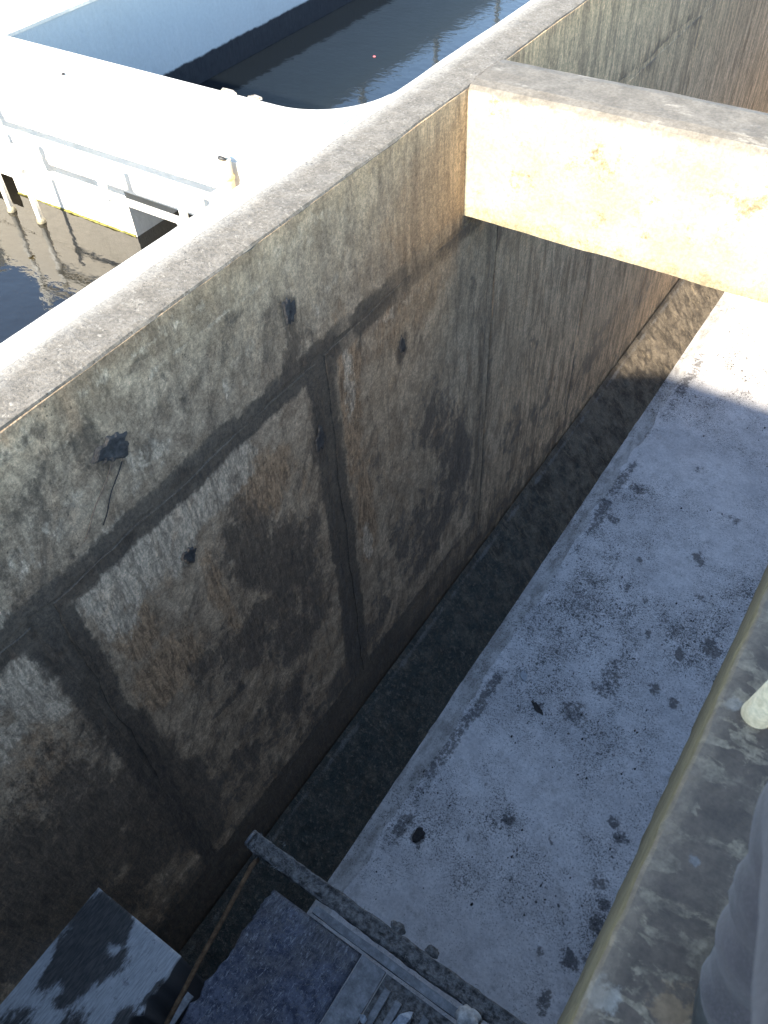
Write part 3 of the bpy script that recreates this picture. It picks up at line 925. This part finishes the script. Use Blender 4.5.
# ------------------------------------------------------------------ cross beam
beam = empty("cross_beam", (-.3, 3.26, -.58), "cream washed concrete beam spanning the tank with ochre stains on its sunlit face", "beam")
xs_ = list(np.arange(X0 - .004, XR, .04)) + [XR]
loft("beam_body", [(3.10, -.578), (3.10, -.45), (3.10, -.30), (3.10, -.15), (3.10, -.05), (3.104, -.018), (3.122, -.004), (3.17, .002), (3.26, .003), (3.36, .002), (3.404, -.004), (3.42, -.022), (3.42, -.2), (3.42, -.578), (3.26, -.58)],
     'x', xs_, BEAM, beam, .005, 5, 21)

# ------------------------------------------------------------------ right walkway slab
walk = empty("walkway_slab", (.5, 2, -.6), "dark stained concrete walkway slab with worn beige patches and a cream lip along the tank", "walkway")
ysw = list(np.arange(YN - 2.2, 3.094, .022)) + [3.096]
loft("slab_body", [(XS, -.64), (XS, -.4), (XS, -.2), (XS, -.03), (XS + .003, -.010), (XS + .010, -.003), (XS + .03, 0), (.2, .001), (.4, 0), (.6, 0), (.85, 0), (.858, -.01), (.858, -.64)], 'y', ysw, WALK, walk, .0045, 26, 33)

# other tank walls (right, far end, near end) and near cover slab
rw = empty("side_wall", (XR + .15, 5, -3.9), "plain grey concrete wall closing the tank behind the walkway", "wall")
loft("wall_body", [(XR, -4.2), (XR, 0), (XR + .3, 0), (XR + .3, -4.2)], 'y', [YN - 2.2, 0, 5, YE], CAP, rw)
ew = empty("end_wall", (-1.4, YE + .15, -3.9), "far concrete end wall closing tank and pools", "wall")
box("wall_body", (-1.6, YE + .17, -2.1), (6.4, .3, 4.24), CAP, ew)
nw = empty("cover_slab", (-.3, YN - 1.1, -.3), "grey concrete cover slab over the near end of the tank", "slab")
box("slab_body", (-.8405, YN - 1.1, -.32), (1.78, 2.2, .60), CAP, nw, None, .012)
nb = empty("near_wall", (-1.4, -4, -3.9), "near concrete wall closing tank and pools behind the viewpoint", "wall")
box("wall_body", (-1.6, YN - 2.2 - .15 + .0, -2.1), (6.4, .28, 4.19), CAP, nb)

# unseen cabinet added behind the viewpoint to shade the walkway
cab = empty("added_shade_cabinet", (.5, -2.7, 0), "tall grey steel cabinet added unseen behind the viewpoint to shade the walkway", "cabinet")
box("cabinet_body", (.47, -2.7, 1.16), (1.3, .5, 2.2), GALV, cab, None, .015)
box("plinth", (.47, -2.7, .03), (1.22, .44, .055), CAP, cab)
for k in (0, 1):
    d = box("door", (.155 + k * .63, -2.443, 1.16), (.61, .016, 2.08), GALV, cab, None, .004)
    box("handle", (.42 + k * .10, -2.425, 1.15), (.03, .022, .16), RUBBER, d, None, .006)

# ------------------------------------------------------------------ white walkway wall between the pools
ww = empty("pool_divider", (-3, 2.34, -2.2), "white painted walkway wall between two pools, with a square opening and algae line", "wall")
bm = bmesh.new()
def quadbox(x0, x1, y0, y1, z0, z1):
    bm_box(bm, ((x0 + x1) / 2, (y0 + y1) / 2, (z0 + z1) / 2), (x1 - x0, y1 - y0, z1 - z0))
# solid left part + lintel over the opening + top
quadbox(-4.04, -3.662, 2.118, 2.57, -.43, -.2935)
quadbox(-3.66, -2.85, 2.115, 2.57, -2.2, -.29)
bmesh.ops.remove_doubles(bm, verts=bm.verts, dist=1e-5)
me = bpy.data.meshes.new("pier_wall"); bm.to_mesh(me); bm.free()
link("pier_wall", me, WHITE_WET, ww)
# lintel/top with concave fillet corner toward the far pool
fil = []
R_ = .34
cxF, cyF = -1.966 - R_, 2.57 + R_
for k in range(13):
    a = -math.pi / 2 + (math.pi / 2) * k / 12
    fil.append((cxF + R_ * math.cos(a) - .002, cyF + R_ * math.sin(a)))
outline = [(-4.04, 2.113), (-1.968, 2.113), (-1.968, cyF)] + fil[::-1][1:] + [(-4.04, 2.57)]
bm = bmesh.new()
top = [bm.verts.new((x, y, .0045)) for x, y in outline]
f = bm.faces.new(top)
r = bmesh.ops.extrude_face_region(bm, geom=[f])
for v in r['geom']:
    if isinstance(v, bmesh.types.BMVert): v.co.z = -.292
bmesh.ops.recalc_face_normals(bm, faces=bm.faces)
sharp = [e for e in bm.edges if len(e.link_faces) == 2 and abs(e.verts[0].co.z - .0045) < 1e-4 and abs(e.verts[1].co.z - .0045) < 1e-4]
bmesh.ops.bevel(bm, geom=sharp, offset=.008, segments=2, affect='EDGES')
me = bpy.data.meshes.new("top_slab"); bm.to_mesh(me); bm.free()
link("top_slab", me, WHITE, ww)
# algae fringe along the waterline
xs_ = np.arange(-3.658, -2.852, .012)
box("sluice_plate", (-2.44, 2.485, -.75), (.82, .012, .6), GALV, ww)
box("sluice_plate", (-3.85, 2.485, -.75), (.38, .012, .6), GALV, ww)
loft("algae_band", [(2.116, -.516), (2.111, -.514), (2.109, -.507), (2.111, -.502), (2.116, -.500)], 'x', list(xs_), ALGAE, ww, .008, 22, 55, True)

# ------------------------------------------------------------------ pale blue basin wall
bw = empty("basin_wall", (-4.09, 5, -2.2), "pale blue shaded basin wall with black waterline, white coping on top", "wall")
yb = list(np.arange(-3.4, YE, .08))
loft("wall_body", [(-4.132, -2.2), (-4.132, -.022), (-4.04, -.022), (-4.04, -.3), (-4.04, -2.2)], 'y', yb, BLUE_WET, bw, .002, 3, 60)
loft("coping", [(-4.134, -.021), (-4.134, -.006), (-4.126, 0), (-4.048, 0), (-4.038, -.006), (-4.037, -.021)], 'y', yb, WHITE, bw, .0025, 6, 63)
loft("parapet", [(-4.132, .001), (-4.132, .262), (-4.12, .272), (-4.05, .272), (-4.038, .262), (-4.038, .001)], 'y', list(np.arange(-3.4, 1.95, .08)), BLUE_WET, bw, .002, 4, 64)
pv = empty("outer_path", (-4.6, 5, -1), "white concrete path beyond the basin coping, divided by a narrow gap", "path")
loft("path_slab", [(-5.2, -1.15), (-5.2, -.005), (-4.172, -.005), (-4.165, -.012), (-4.165, -1.15)], 'y', yb, WHITE, pv, .002, 3, 66)
box("gap_filler", (-4.1485, (YE - 3.4) / 2, -.6), (.030, YE + 3.3, 1.1), CAP, pv)

# railing posts on the coping (seen only mirrored in the water)
def rail_post(y):
    o = empty("railing_post", (-4.09, y, 0), "thin pale railing post on the coping of the blue basin wall", "post", "railing posts on the basin coping")
    box("base_plate", (-4.09, y, .005), (.07, .09, .01), GALV, o)
    tube("post", [(-4.09, y, .008), (-4.09, y, 1.0)], .024, PVC, o, 12)
    tube("cap", [(-4.09, y, 1.0), (-4.09, y, 1.02), (-4.09, y, 1.03)], .027, PVC, o, 12, [.027, .026, .012])
for y in ( 3.3, 4.43, 5.57, 6.71, 7.84, 9.0): rail_post(y)

# ------------------------------------------------------------------ pool pipes
YP = 1.985
def pool_pipe(name, label, x, ztop, zh, xend, stubs, clipz):
    o = empty(name, (x, YP, ZN), label, "pipe")
    tube("riser", [(x, YP, -.54), (x, YP, ztop)], .0145, PVC, o)
    tube("wet_foot", [(x, YP, -1.4), (x, YP, -.54)], .0175, PVC_WET, o)
    tube("slime_collar", [(x, YP, -.53), (x, YP, -.515), (x, YP, -.50), (x, YP, -.488)], .02, PVC_WET, o, 14, [.018, .021, .021, .018])
    tube("riser_cap", [(x, YP, ztop - .02), (x, YP, ztop + .004), (x, YP, ztop + .012)], .02, PVC, o, 14, [.0205, .0205, .012])
    tube("tee", [(x - .0, YP, zh - .03), (x, YP, zh + .03)], .021, PVC, o)
    tube("crossbar", [(x + .01, YP, zh), (xend, YP, zh)], .0145, PVC, o)
    for xs, za, zb in stubs:
        t = tube("stub", [(xs, YP, za), (xs, YP, zb)], .0165 if zb < 0 else .022, PVC if zb < 0 else PVC_OLD, o)
        tube("socket", [(xs - .03, YP, zh), (xs + .03, YP, zh)], .021, PVC, t)
    for cx_, cz_ in clipz:
        c = tube("cable_clip", [(cx_, YP, cz_ - .006), (cx_, YP, cz_ + .006)], .0205, CLIP, o)
        tube("clip_tail", [(cx_ + .018, YP - .008, cz_), (cx_ + .045, YP - .014, cz_ - .006)], .004, CLIP, c, 6)
    return o
pool_pipe("pool_pipe", "tall white pipe rising from the pool at the left photo edge, with long upper crossbar", -3.552, .02, -.085, -2.165, [], [(-3.552, -.26)])
pa = [o for o in bpy.data.objects if o.name == 'pool_pipe'][0]
tube("elbow", [(-2.165, YP, -.085), (-2.165, YP + .05, -.085), (-2.165, 2.072, -.088), (-2.165, 2.078, -.06)], .0185, PVC, pa)
us_ = tube("upstand", [(-2.165, 2.078, -.125), (-2.165, 2.078, .018)], .021, PVC_OLD, pa)
tube("cable_clip", [(-2.165, 2.078, -.052), (-2.165, 2.078, -.038)], .025, CLIP, us_)
tube("bent_tip", [(-2.165, 2.078, .016), (-2.168, 2.074, .024), (-2.185, 2.068, .027)], .008, RUBBER, us_, 8)
pool_pipe("pool_pipe", "short white pipe rising from the pool with lower crossbar and two small upright stubs", -3.342, -.16, -.235, -2.03, [(-2.80, -.235, -.13), (-2.35, -.235, -.125)], [])

# chips, pebble, float by the white walkway
def small(name, me, loc, mat, label, cat, rot=(0, 0, 0)):
    o = link(name, me, mat)
    o.location = loc
    o.rotation_euler = rot
    return props(o, label, cat)
small("concrete_chip", shard_me("concrete_chip", 5, .055, .018, .010, 4), (-2.565, 2.558, .006), CHIP, "long pale concrete chip on the rim of the white pool walkway", "chip", (.05, 0, -.05))
small("concrete_chip", shard_me("concrete_chip", 4, .034, .022, .010, 9), (-2.43, 2.562, .006), CHIP, "short wedge shaped pale chip right of the long one on the pool rim", "chip", (0, .1, .5))
small("pebble", lump_me("pebble", .008, (1, 1, .6), 3, 2), (-3.36, 2.36, .009), SILT, "tiny dark pebble alone on the white pool walkway", "pebble")
small("floating_litter", shard_me("floating_litter", 7, .009, .007, .004, 5), (-3.3, 4.65, ZW), RED, "tiny pink scrap floating on the dark far pool", "litter")

# ------------------------------------------------------------------ concrete ledge low on the wall (lower left)
lg = empty("corner_ledge", (-1.5, -.4, ZB), "pale blue grey ledge at wall foot with black tar spill, lower left corner", "ledge")
lx = np.linspace(X0 - .004, -1.262, 44)
ly = np.linspace(-1.7, .138, 120)
g1, g2 = np.meshgrid(lx, ly, indexing='ij')
spill = blobs(g1, g2, [(-1.62, -.02, .10, .16, .5, 1.25), (-1.66, -.16, .07, .12, .3, 1.0), (-1.5, -.10, .05, .20, -.35, .85), (-1.54, .06, .08, .06, 0, .9), (-1.45, -.3, .06, .12, -.3, .7), (-1.28, -.16, .05, .09, .2, .85), (-1.27, -.3, .06, .12, 0, .9), (-1.268, -.02, .012, .06, 0, .8), (-1.6, -.5, .15, .15, 0, .8), (-1.58, .10, .08, .05, 0, 1.2)], 900, .35, 9)
spill *= np.clip(1.4 - blobs(g1, g2, [(-1.44, .10, .06, .07, 0, 1.2), (-1.70, -.22, .035, .14, .1, 1.0)], 950, .3, 9), 0, 1)
gj = g1 + (fbm(g2 * 22, g1 * 0 + 5, 12, 5) - .5) * .07 * np.clip((g1 - lx[-1] + .12) / .12, 0, 1) * np.clip((.10 - g2) / .06, 0, 1)
x_ = np.concatenate([gj.ravel(), gj[-1], lx])
y_ = np.concatenate([g2.ravel(), ly, np.repeat(ly[-1], len(lx))])
z_ = np.concatenate([(-2.19 + (fbm(g1 * 12, g2 * 5, 8, 3) - .5) * .006).ravel(), np.full(len(ly), -3.8), np.full(len(lx), -3.8)])
Q = list(map(tuple, grid_quads(len(lx), len(ly))))
n0, nl = len(lx) * len(ly), len(ly)
for j in range(nl - 1): Q.append(((len(lx) - 1) * nl + j, n0 + j, n0 + j + 1, (len(lx) - 1) * nl + j + 1))
for i in range(len(lx) - 1): Q.append((i * nl + nl - 1, (i + 1) * nl + nl - 1, n0 + nl + i + 1, n0 + nl + i))
at = np.zeros((len(x_), 3)); at[:n0, 0] = spill.ravel()
me = np_mesh("ledge_body", np.stack([x_, y_, z_], -1), Q, False, at)
link("ledge_body", me, LEDGE, lg)

# ------------------------------------------------------------------ steel access platform, bottom centre
ZP = -2.2
pf = empty("steel_platform", (-.7, .2, ZF), "crusted steel platform with blue deck plate, slatted grating and a fibre covered edge bar", "platform")
xs_ = list(np.arange(-1.318, .36, .014))
loft("edge_bar", [(.612, ZP - .03), (.612, ZP + .006), (.622, ZP + .012), (.640, ZP + .013), (.660, ZP + .015), (.676, ZP + .020), (.683, ZP + .012), (.684, ZP - .05), (.674, ZP - .05), (.672, ZP - .03)], 'x', xs_, CRUST, pf, .007, 22, 71)
tube("end_ring", [(-1.325 + .03 * math.sin(a) * .3, .648 + .03 * math.cos(a), ZP + .012 + .03 * math.sin(a)) for a in np.linspace(0, 2 * math.pi, 17)], .0085, GALV, pf, 8)
# deck plate as a slightly buckled sheet with a turned down rim
dx = np.linspace(-1.118, -.665, 40)
dy = np.linspace(-.75, .545, 100)
g1, g2 = np.meshgrid(dx, dy, indexing='ij')
gz = ZP + (fbm(g1 * 4, g2 * 4, 44, 4) - .5) * .02
edge = (g1 == dx[0]) | (g1 == dx[-1]) | (g2 == dy[-1])
gz = np.where(edge, ZP - .03, gz)
gx_ = g1 + np.where(g1 == dx[0], -.002, 0) + (fbm(g2 * 26, g1 * 0, 3, 4) - .5) * .045 * np.clip(1 - (g1 - dx[0]) / .1, 0, 1)
link("deck_plate", np_mesh("deck_plate", np.stack([gx_, g2, gz], -1).reshape(-1, 3), grid_quads(40, 100), True), DECK, pf)
loft("rim_strip", [(.555, ZP - .02), (.555, ZP + .004), (.588, ZP + .006), (.588, ZP - .02)], 'x', list(np.arange(-.92, .36, .03)), GALV, pf, .003, 10, 74)
loft("flat_strip", [(-.655, ZP - .012), (-.655, ZP + .008), (-.545, ZP + .008), (-.545, ZP - .012)], 'y', list(np.arange(-.75, .545, .03)), GALV, pf, .0025, 9, 75)
gm = None
for k in range(15):
    x = -.505 + k * .058
    if gm is None:
        bm = bmesh.new()
        bm_box(bm, (0, -.13, 0), (.030, 1.25, .012), None, .002, 1)
        gm = bpy.data.meshes.new("grating_slat"); bm.to_mesh(gm); bm.free()
        gm.materials.append(GALV)
    o = link("grating_slat", gm, None, pf)
    o.location = Vector((x, -.012 * (k % 3), ZP)) - Vector(pf.location)
    o.matrix_parent_inverse = Matrix()
loft("pan_below", [(-.54, ZP - .03), (-.54, ZP - .012), (.36, ZP - .012), (.36, ZP - .03)], 'y', [-.75, -.2, .2, .54], CRUST, pf, .003, 12, 79)
rod = [(-1.255, .60, ZP - .03), (-1.245, .56, ZP + .01), (-1.225, .44, ZP + .015), (-1.205, .30, ZP + .008), (-1.185, .16, ZP + .012), (-1.165, .03, ZP), (-1.14, -.12, ZP - .005)]
tube("side_rod", rod, .010, RUST, pf, 10, [.012, .011, .010, .011, .010, .011, .010])
loft("side_flange", [(-1.155, ZP - .012), (-1.155, ZP - .004), (-1.125, ZP - .004), (-1.125, ZP - .012)], 'y', list(np.arange(-.75, .06, .03)), GALV, pf, .002, 9, 78)
for x, y in ((-1.06, .5), (-1.06, -.6), (.2, .5), (.2, -.6)):
    box("leg", (x, y, (ZP - .05 + ZF) / 2), (.05, .05, ZP - .05 - ZF), GALV, pf)
# hair of fibres caught on the bar and deck (countless)
rnd = random.Random(5)
bm = bmesh.new()
for k in range(620):
    if k < 260:
        x = rnd.uniform(-1.31, .2); y = rnd.gauss(.645, .022); z = ZP + .024 + rnd.uniform(-.008, .006)
        if rnd.random() < .4: x = rnd.uniform(-1.31, -1.0)
    else:
        x = rnd.uniform(-1.1, -.68); y = .53 - abs(rnd.gauss(0, .2)) if rnd.random() < .7 else rnd.uniform(0, .5); z = ZP + .012
    a = rnd.uniform(0, 6.28); l = rnd.uniform(.008, .028); w_ = rnd.uniform(.0005, .0011)
    d = Vector((math.cos(a), math.sin(a), rnd.uniform(-.15, .6) if k < 260 else rnd.uniform(-.05, .12))).normalized()
    s_ = d.cross(Vector((0, 0, 1))).normalized() * w_
    p = Vector((x, y, z)); q = p + d * l * .5; e = p + d * l + Vector((rnd.uniform(-.3, .3), rnd.uniform(-.3, .3), -.3)) * l * .6
    a1, a2 = bm.verts.new(p - s_), bm.verts.new(p + s_)
    b1, b2 = bm.verts.new(q - s_), bm.verts.new(q + s_)
    c1 = bm.verts.new(e)
    bm.faces.new((a1, a2, b2, b1)); bm.faces.new((b1, b2, c1))
me = bpy.data.meshes.new("caught_fibres"); bm.to_mesh(me); bm.free()
props(link("caught_fibres", me, FIBRE, pf), kind='stuff')

# loose bits lying on the platform and on the floor
small("mud_lump", lump_me("mud_lump", .026, (1.2, .8, .5), 6, 3, .6), (-.595, .70, ZP - .0), CRUST, "dark mud lump stuck against the edge bar above the deck corner", "lump")
small("mud_lump", lump_me("mud_lump", .022, (1.3, .8, .5), 16, 3, .6), (-.43, .70, ZP + .0), CRUST, "dark mud lump stuck on the edge bar above the grating", "lump")
small("stone", lump_me("stone", .042, (1.2, 1, .8), 26), (-.2, .575, ZP + .03), STONE, "pale round stone on the platform rim by the grating", "stone")
small("plastic_scrap", shard_me("plastic_scrap", 11, .022, .06, .012, 12, .02), (-.405, .43, ZP + .012), PLASTIC, "crumpled pale plastic scrap lying across the grating slats", "scrap", (.1, .1, -.25))
small("plastic_scrap", shard_me("plastic_scrap", 7, .014, .02, .008, 22, .01), (-.53, .36, ZP + .012), PLASTIC, "small pale scrap beside the flat strip on the platform", "scrap", (.1, .1, .4))
small("paint_flake", shard_me("paint_flake", 5, .030, .042, .004, 2, .003), (-1.02, 2.89, ZF + .008), PLASTIC, "white paint flake on the speckled tank floor", "flake", (0, .05, .6))
small("black_leaf", shard_me("black_leaf", 11, .020, .062, .003, 8, .002), (-.82, 2.72, ZF + .004), SILT, "black leaf shaped scrap on the middle of the tank floor", "leaf", (0, 0, 1.15))
small("sludge_clot", lump_me("sludge_clot", .04, (.8, 1.3, .14), 36, 3, .6), (-1.05, 1.54, ZF + .006), SILT, "black sludge clot with a tail on the floor near the platform bar", "sludge")

# countless crumbs of dried sludge on the floor
rnd = np.random.RandomState(4)
N = 650
cx_ = rnd.uniform(XF + .12, .3, N * 4); cy_ = .7 + rnd.uniform(0, 1, N * 4) ** 1.2 * 7.0
den = np.clip(fbm(cx_ * 1.8, cy_ * 1.8, 31, 4) - .30, 0, 1) * 2.4
keep = np.where(rnd.uniform(0, 1, N * 4) < den ** 2)[0][:N]
V, Q = [], []
for i in keep:
    r_ = .002 + .007 * rnd.rand() ** 3
    a0 = rnd.rand() * 6.28; el = 1 + rnd.rand() * .9
    b0 = len(V)
    for k in range(6):
        a = a0 + k * math.pi / 3; q = r_ * (.7 + .6 * rnd.rand())
        V.append((cx_[i] + q * math.cos(a), cy_[i] + q * el * math.sin(a), ZF - .004))
    for k in range(6):
        p = V[b0 + k]
        V.append((cx_[i] + (p[0] - cx_[i]) * .6, cy_[i] + (p[1] - cy_[i]) * .6, ZF + .002 + r_ * (.15 + .25 * rnd.rand())))
    for k in range(6): Q.append((b0 + k, b0 + (k + 1) % 6, b0 + 6 + (k + 1) % 6, b0 + 6 + k))
    Q.append((b0 + 6, b0 + 7, b0 + 8, b0 + 9)); Q.append((b0 + 6, b0 + 9, b0 + 10, b0 + 11))
props(link("sludge_crumbs", np_mesh("sludge_crumbs", V, Q, False), SILT), label="scattered dried black sludge crumbs on the pale tank floor", kind='stuff')

# ------------------------------------------------------------------ pvc stub pipe on the walkway
pp = empty("pipe_stub", (.125, .93, 0), "upright cream plastic pipe on the walkway at the right photo edge", "pipe")
tube("pipe", [(.122, .93, -.02), (.122, .93, .004), (.1235, .931, .014), (.19, .95, .50)], .027, PVC_OLD, pp, 28, [.027, .028, .027, .027])
tube("rubber_sleeve", [(.1453, .9371, .17), (.1456, .9372, .172), (.1563, .9403, .25), (.1566, .9404, .252)], .031, RUBBER, pp, 28, [.028, .031, .031, .028])


# ------------------------------------------------------------------ person standing on the walkway
SKIN = mat_simple("skin", (0.33, 0.20, 0.13), (0.40, 0.25, 0.17), 30, .55, .1, .002)
TROUSER = mat_cloth("dark_blue_trousers", (0.027, 0.023, 0.026), (0.048, 0.041, 0.046))
SHIRT = mat_cloth("grey_shirt", (0.10, 0.11, 0.13), (0.14, 0.15, 0.17))
HAIR = mat_simple("black_hair", (0.01, 0.009, 0.008), (0.025, 0.02, 0.018), 60, .5, .6, .006)
SHOE = mat_simple("black_shoe", (0.02, 0.02, 0.02), (0.04, 0.04, 0.04), 30, .6)


def skinned(name, verts, edges, mat, parent, sub=2, root=0):
    """verts: (x,y,z,rx,ry)"""
    me = bpy.data.meshes.new(name)
    me.from_pydata([v[:3] for v in verts], edges, [])
    o = bpy.data.objects.new(name, me)
    COL.objects.link(o)
    o.modifiers.new("skin", 'SKIN')
    sk = me.skin_vertices[0].data
    for k, v in enumerate(verts):
        sk[k].radius = (v[3], v[4] if len(v) > 4 else v[3])
        sk[k].use_root = (k == root)
    ss = o.modifiers.new("sub", 'SUBSURF')
    ss.levels = ss.render_levels = sub
    dg = bpy.context.evaluated_depsgraph_get()
    m2 = bpy.data.meshes.new_from_object(o.evaluated_get(dg))
    m2.name = name
    bpy.data.objects.remove(o)
    m2.materials.clear()
    m2.materials.append(mat)
    for p in m2.polygons: p.use_smooth = True
    return link(name, m2, mat, parent)


per = empty("person", (.30, -.18, 0), "person in dark blue trousers at the walkway edge, bent knee in the lower right corner", "person")
hipL, kneeL, ankL = (.240, -.02, .86), (.188, .515, .60), (.225, .42, .11)
hipR, kneeR, ankR = (.40, -.20, .86), (.42, -.13, .46), (.42, -.26, .09)
BV = [(.315, -.19, .92, .135, .10), (.31, -.24, 1.10, .125, .09), (.305, -.28, 1.28, .15, .10), (.303, -.295, 1.40, .09, .075), (.30, -.29, 1.48, .052), (.295, -.26, 1.56, .075, .085), (.292, -.245, 1.64, .078, .092), (.292, -.25, 1.71, .055, .065),
      (*hipL, .085), ((hipL[0] + kneeL[0]) / 2, (hipL[1] + kneeL[1]) / 2, (hipL[2] + kneeL[2]) / 2 + .01, .072), (*kneeL, .056), (.225, .445, .35, .052), (*ankL, .036), (.23, .42, .045, .036), (.225, .53, .035, .034),
      (*hipR, .085), (.415, -.17, .66, .072), (*kneeR, .054), (.42, -.20, .28, .05), (*ankR, .036), (.42, -.23, .045, .036), (.425, -.12, .035, .034),
      (.13, -.29, 1.365, .058), (.075, -.27, 1.12, .042), (.07, -.20, .92, .033), (.075, -.17, .84, .022), (.075, -.15, .79, .03, .016),
      (.475, -.30, 1.365, .058), (.535, -.30, 1.12, .042), (.53, -.24, .92, .033), (.53, -.21, .84, .022), (.53, -.19, .79, .03, .016)]
BE = [(0, 1), (1, 2), (2, 3), (3, 4), (4, 5), (5, 6), (6, 7), (0, 8), (8, 9), (9, 10), (10, 11), (11, 12), (12, 13), (13, 14), (0, 15), (15, 16), (16, 17), (17, 18), (18, 19), (19, 20), (20, 21),
      (2, 22), (22, 23), (23, 24), (24, 25), (25, 26), (2, 27), (27, 28), (28, 29), (29, 30), (30, 31)]
# fingers and thumbs grown from each palm
for palm, sx in ((26, 1), (31, -1)):
    px, py, pz = BV[palm][:3]
    for k, (off, ln) in enumerate(((-.027, .062), (-.009, .074), (.009, .07), (.026, .055))):
        i0 = len(BV)
        BV += [(px + .004 * sx, py + off, pz - .022, .0095), (px + .008 * sx, py + off * 1.1, pz - .022 - ln * .5, .0085), (px + .022 * sx, py + off * 1.1, pz - .022 - ln, .0068)]
        BE += [(palm, i0), (i0, i0 + 1), (i0 + 1, i0 + 2)]
    i0 = len(BV)
    BV += [(px + .01 * sx, py + .038, pz + .022, .011), (px + .016 * sx, py + .06, pz - .004, .0095), (px + .022 * sx, py + .066, pz - .032, .0075)]
    BE += [(palm, i0), (i0, i0 + 1), (i0 + 1, i0 + 2)]
body = skinned("body", BV, BE, SKIN, per)


def clothes(name, verts, edges, mat, amp, seed):
    o = skinned(name, verts, edges, mat, per, 3)
    me = o.data
    n = len(me.vertices)
    co = np.zeros(n * 3, np.float32); me.vertices.foreach_get("co", co); co = co.reshape(-1, 3)
    no = np.zeros(n * 3, np.float32); me.vertices.foreach_get("normal", no); no = no.reshape(-1, 3)
    d = (fbm(co[:, 2] * 13 + co[:, 1] * 9, co[:, 1] * 4 + co[:, 0] * 9, seed, 4) - .45) * amp
    co += no * d[:, None]
    me.vertices.foreach_set("co", co.ravel()); me.update()
    return o


TV = [(.315, -.19, .97, .142, .108), (.315, -.19, .90, .15, .115), (*hipL, .105), ((hipL[0] + kneeL[0]) / 2, (hipL[1] + kneeL[1]) / 2, (hipL[2] + kneeL[2]) / 2 + .012, .096), (kneeL[0], kneeL[1] - .02, kneeL[2] + .0, .100), (.225, .45, .35, .085), (.232, .405, .13, .078),
      (*hipR, .105), (.415, -.17, .66, .094), (*kneeR, .084), (.42, -.21, .26, .078), (.42, -.255, .12, .072)]
clothes("trousers", TV, [(0, 1), (1, 2), (2, 3), (3, 4), (4, 5), (5, 6), (1, 7), (7, 8), (8, 9), (9, 10), (10, 11)], TROUSER, .036, 3)
SV = [(.315, -.165, .80, .175, .165), (.315, -.18, .93, .165, .14), (.31, -.24, 1.10, .145, .11), (.305, -.28, 1.28, .168, .118), (.303, -.293, 1.41, .085, .08), (.125, -.29, 1.365, .073), (.095, -.28, 1.20, .062), (.48, -.30, 1.365, .073), (.515, -.30, 1.20, .062)]
clothes("shirt", SV, [(0, 1), (1, 2), (2, 3), (3, 4), (3, 5), (5, 6), (3, 7), (7, 8)], SHIRT, .02, 9)
for (x, y) in ((.23, .465), (.423, -.185)):
    bm = bmesh.new()
    bmesh.ops.create_uvsphere(bm, u_segments=20, v_segments=12, radius=1)
    for v in bm.verts:
        t = (v.co.y + 1) / 2
        v.co = Vector((v.co.x * (.048 + .004 * math.sin(t * 3)), v.co.y * .135, max(-.045, v.co.z * (.075 - .035 * t)) + .047))
    for f in bm.faces: f.smooth = True
    me = bpy.data.meshes.new("shoe"); bm.to_mesh(me); bm.free()
    o = link("shoe", me, SHOE, per); o.location = Vector((x, y, 0)) - Vector(per.location); o.matrix_parent_inverse = Matrix()
# hair and face
bm = bmesh.new()
bmesh.ops.create_uvsphere(bm, u_segments=28, v_segments=18, radius=1)
bmesh.ops.delete(bm, geom=[v for v in bm.verts if v.co.z < -.25 + .55 * max(0, v.co.y)], context='VERTS')
for v in bm.verts:
    n = float(fbm(v.co.x * 9, v.co.y * 9 + v.co.z * 7, 4, 3)) * .05 + 1
    v.co = Vector((v.co.x * .088 * n + .292, v.co.y * .104 * n - .25, v.co.z * .10 * n + 1.665))
for f in bm.faces: f.smooth = True
me = bpy.data.meshes.new("hair"); bm.to_mesh(me); bm.free()
link("hair", me, HAIR, per)
link("nose", lump_me("nose", .016, (.8, 1.2, 1.3), 2, 2, .1), SKIN, per).location = Vector((.292, -.150, 1.60)) - Vector(per.location)
for s_ in (-1, 1):
    e = link("ear", lump_me("ear", .026, (.4, .7, 1.1), 5, 2, .15), SKIN, per); e.location = Vector((.292 + s_ * .080, -.25, 1.605)) - Vector(per.location)
    e = link("eye", lump_me("eye", .011, (1.2, .6, .7), 7, 2, .02), HAIR, per); e.location = Vector((.292 + s_ * .032, -.158, 1.63)) - Vector(per.location)
e = link("mouth", lump_me("mouth", .02, (1.1, .4, .3), 9, 2, .05), mat_simple("lips", (.3, .13, .10), (.34, .16, .12)), per); e.location = Vector((.292, -.162, 1.557)) - Vector(per.location)
for ch in per.children:
    if ch.name.split('.')[0] in ('nose', 'ear', 'eye', 'mouth'): ch.matrix_parent_inverse = Matrix()
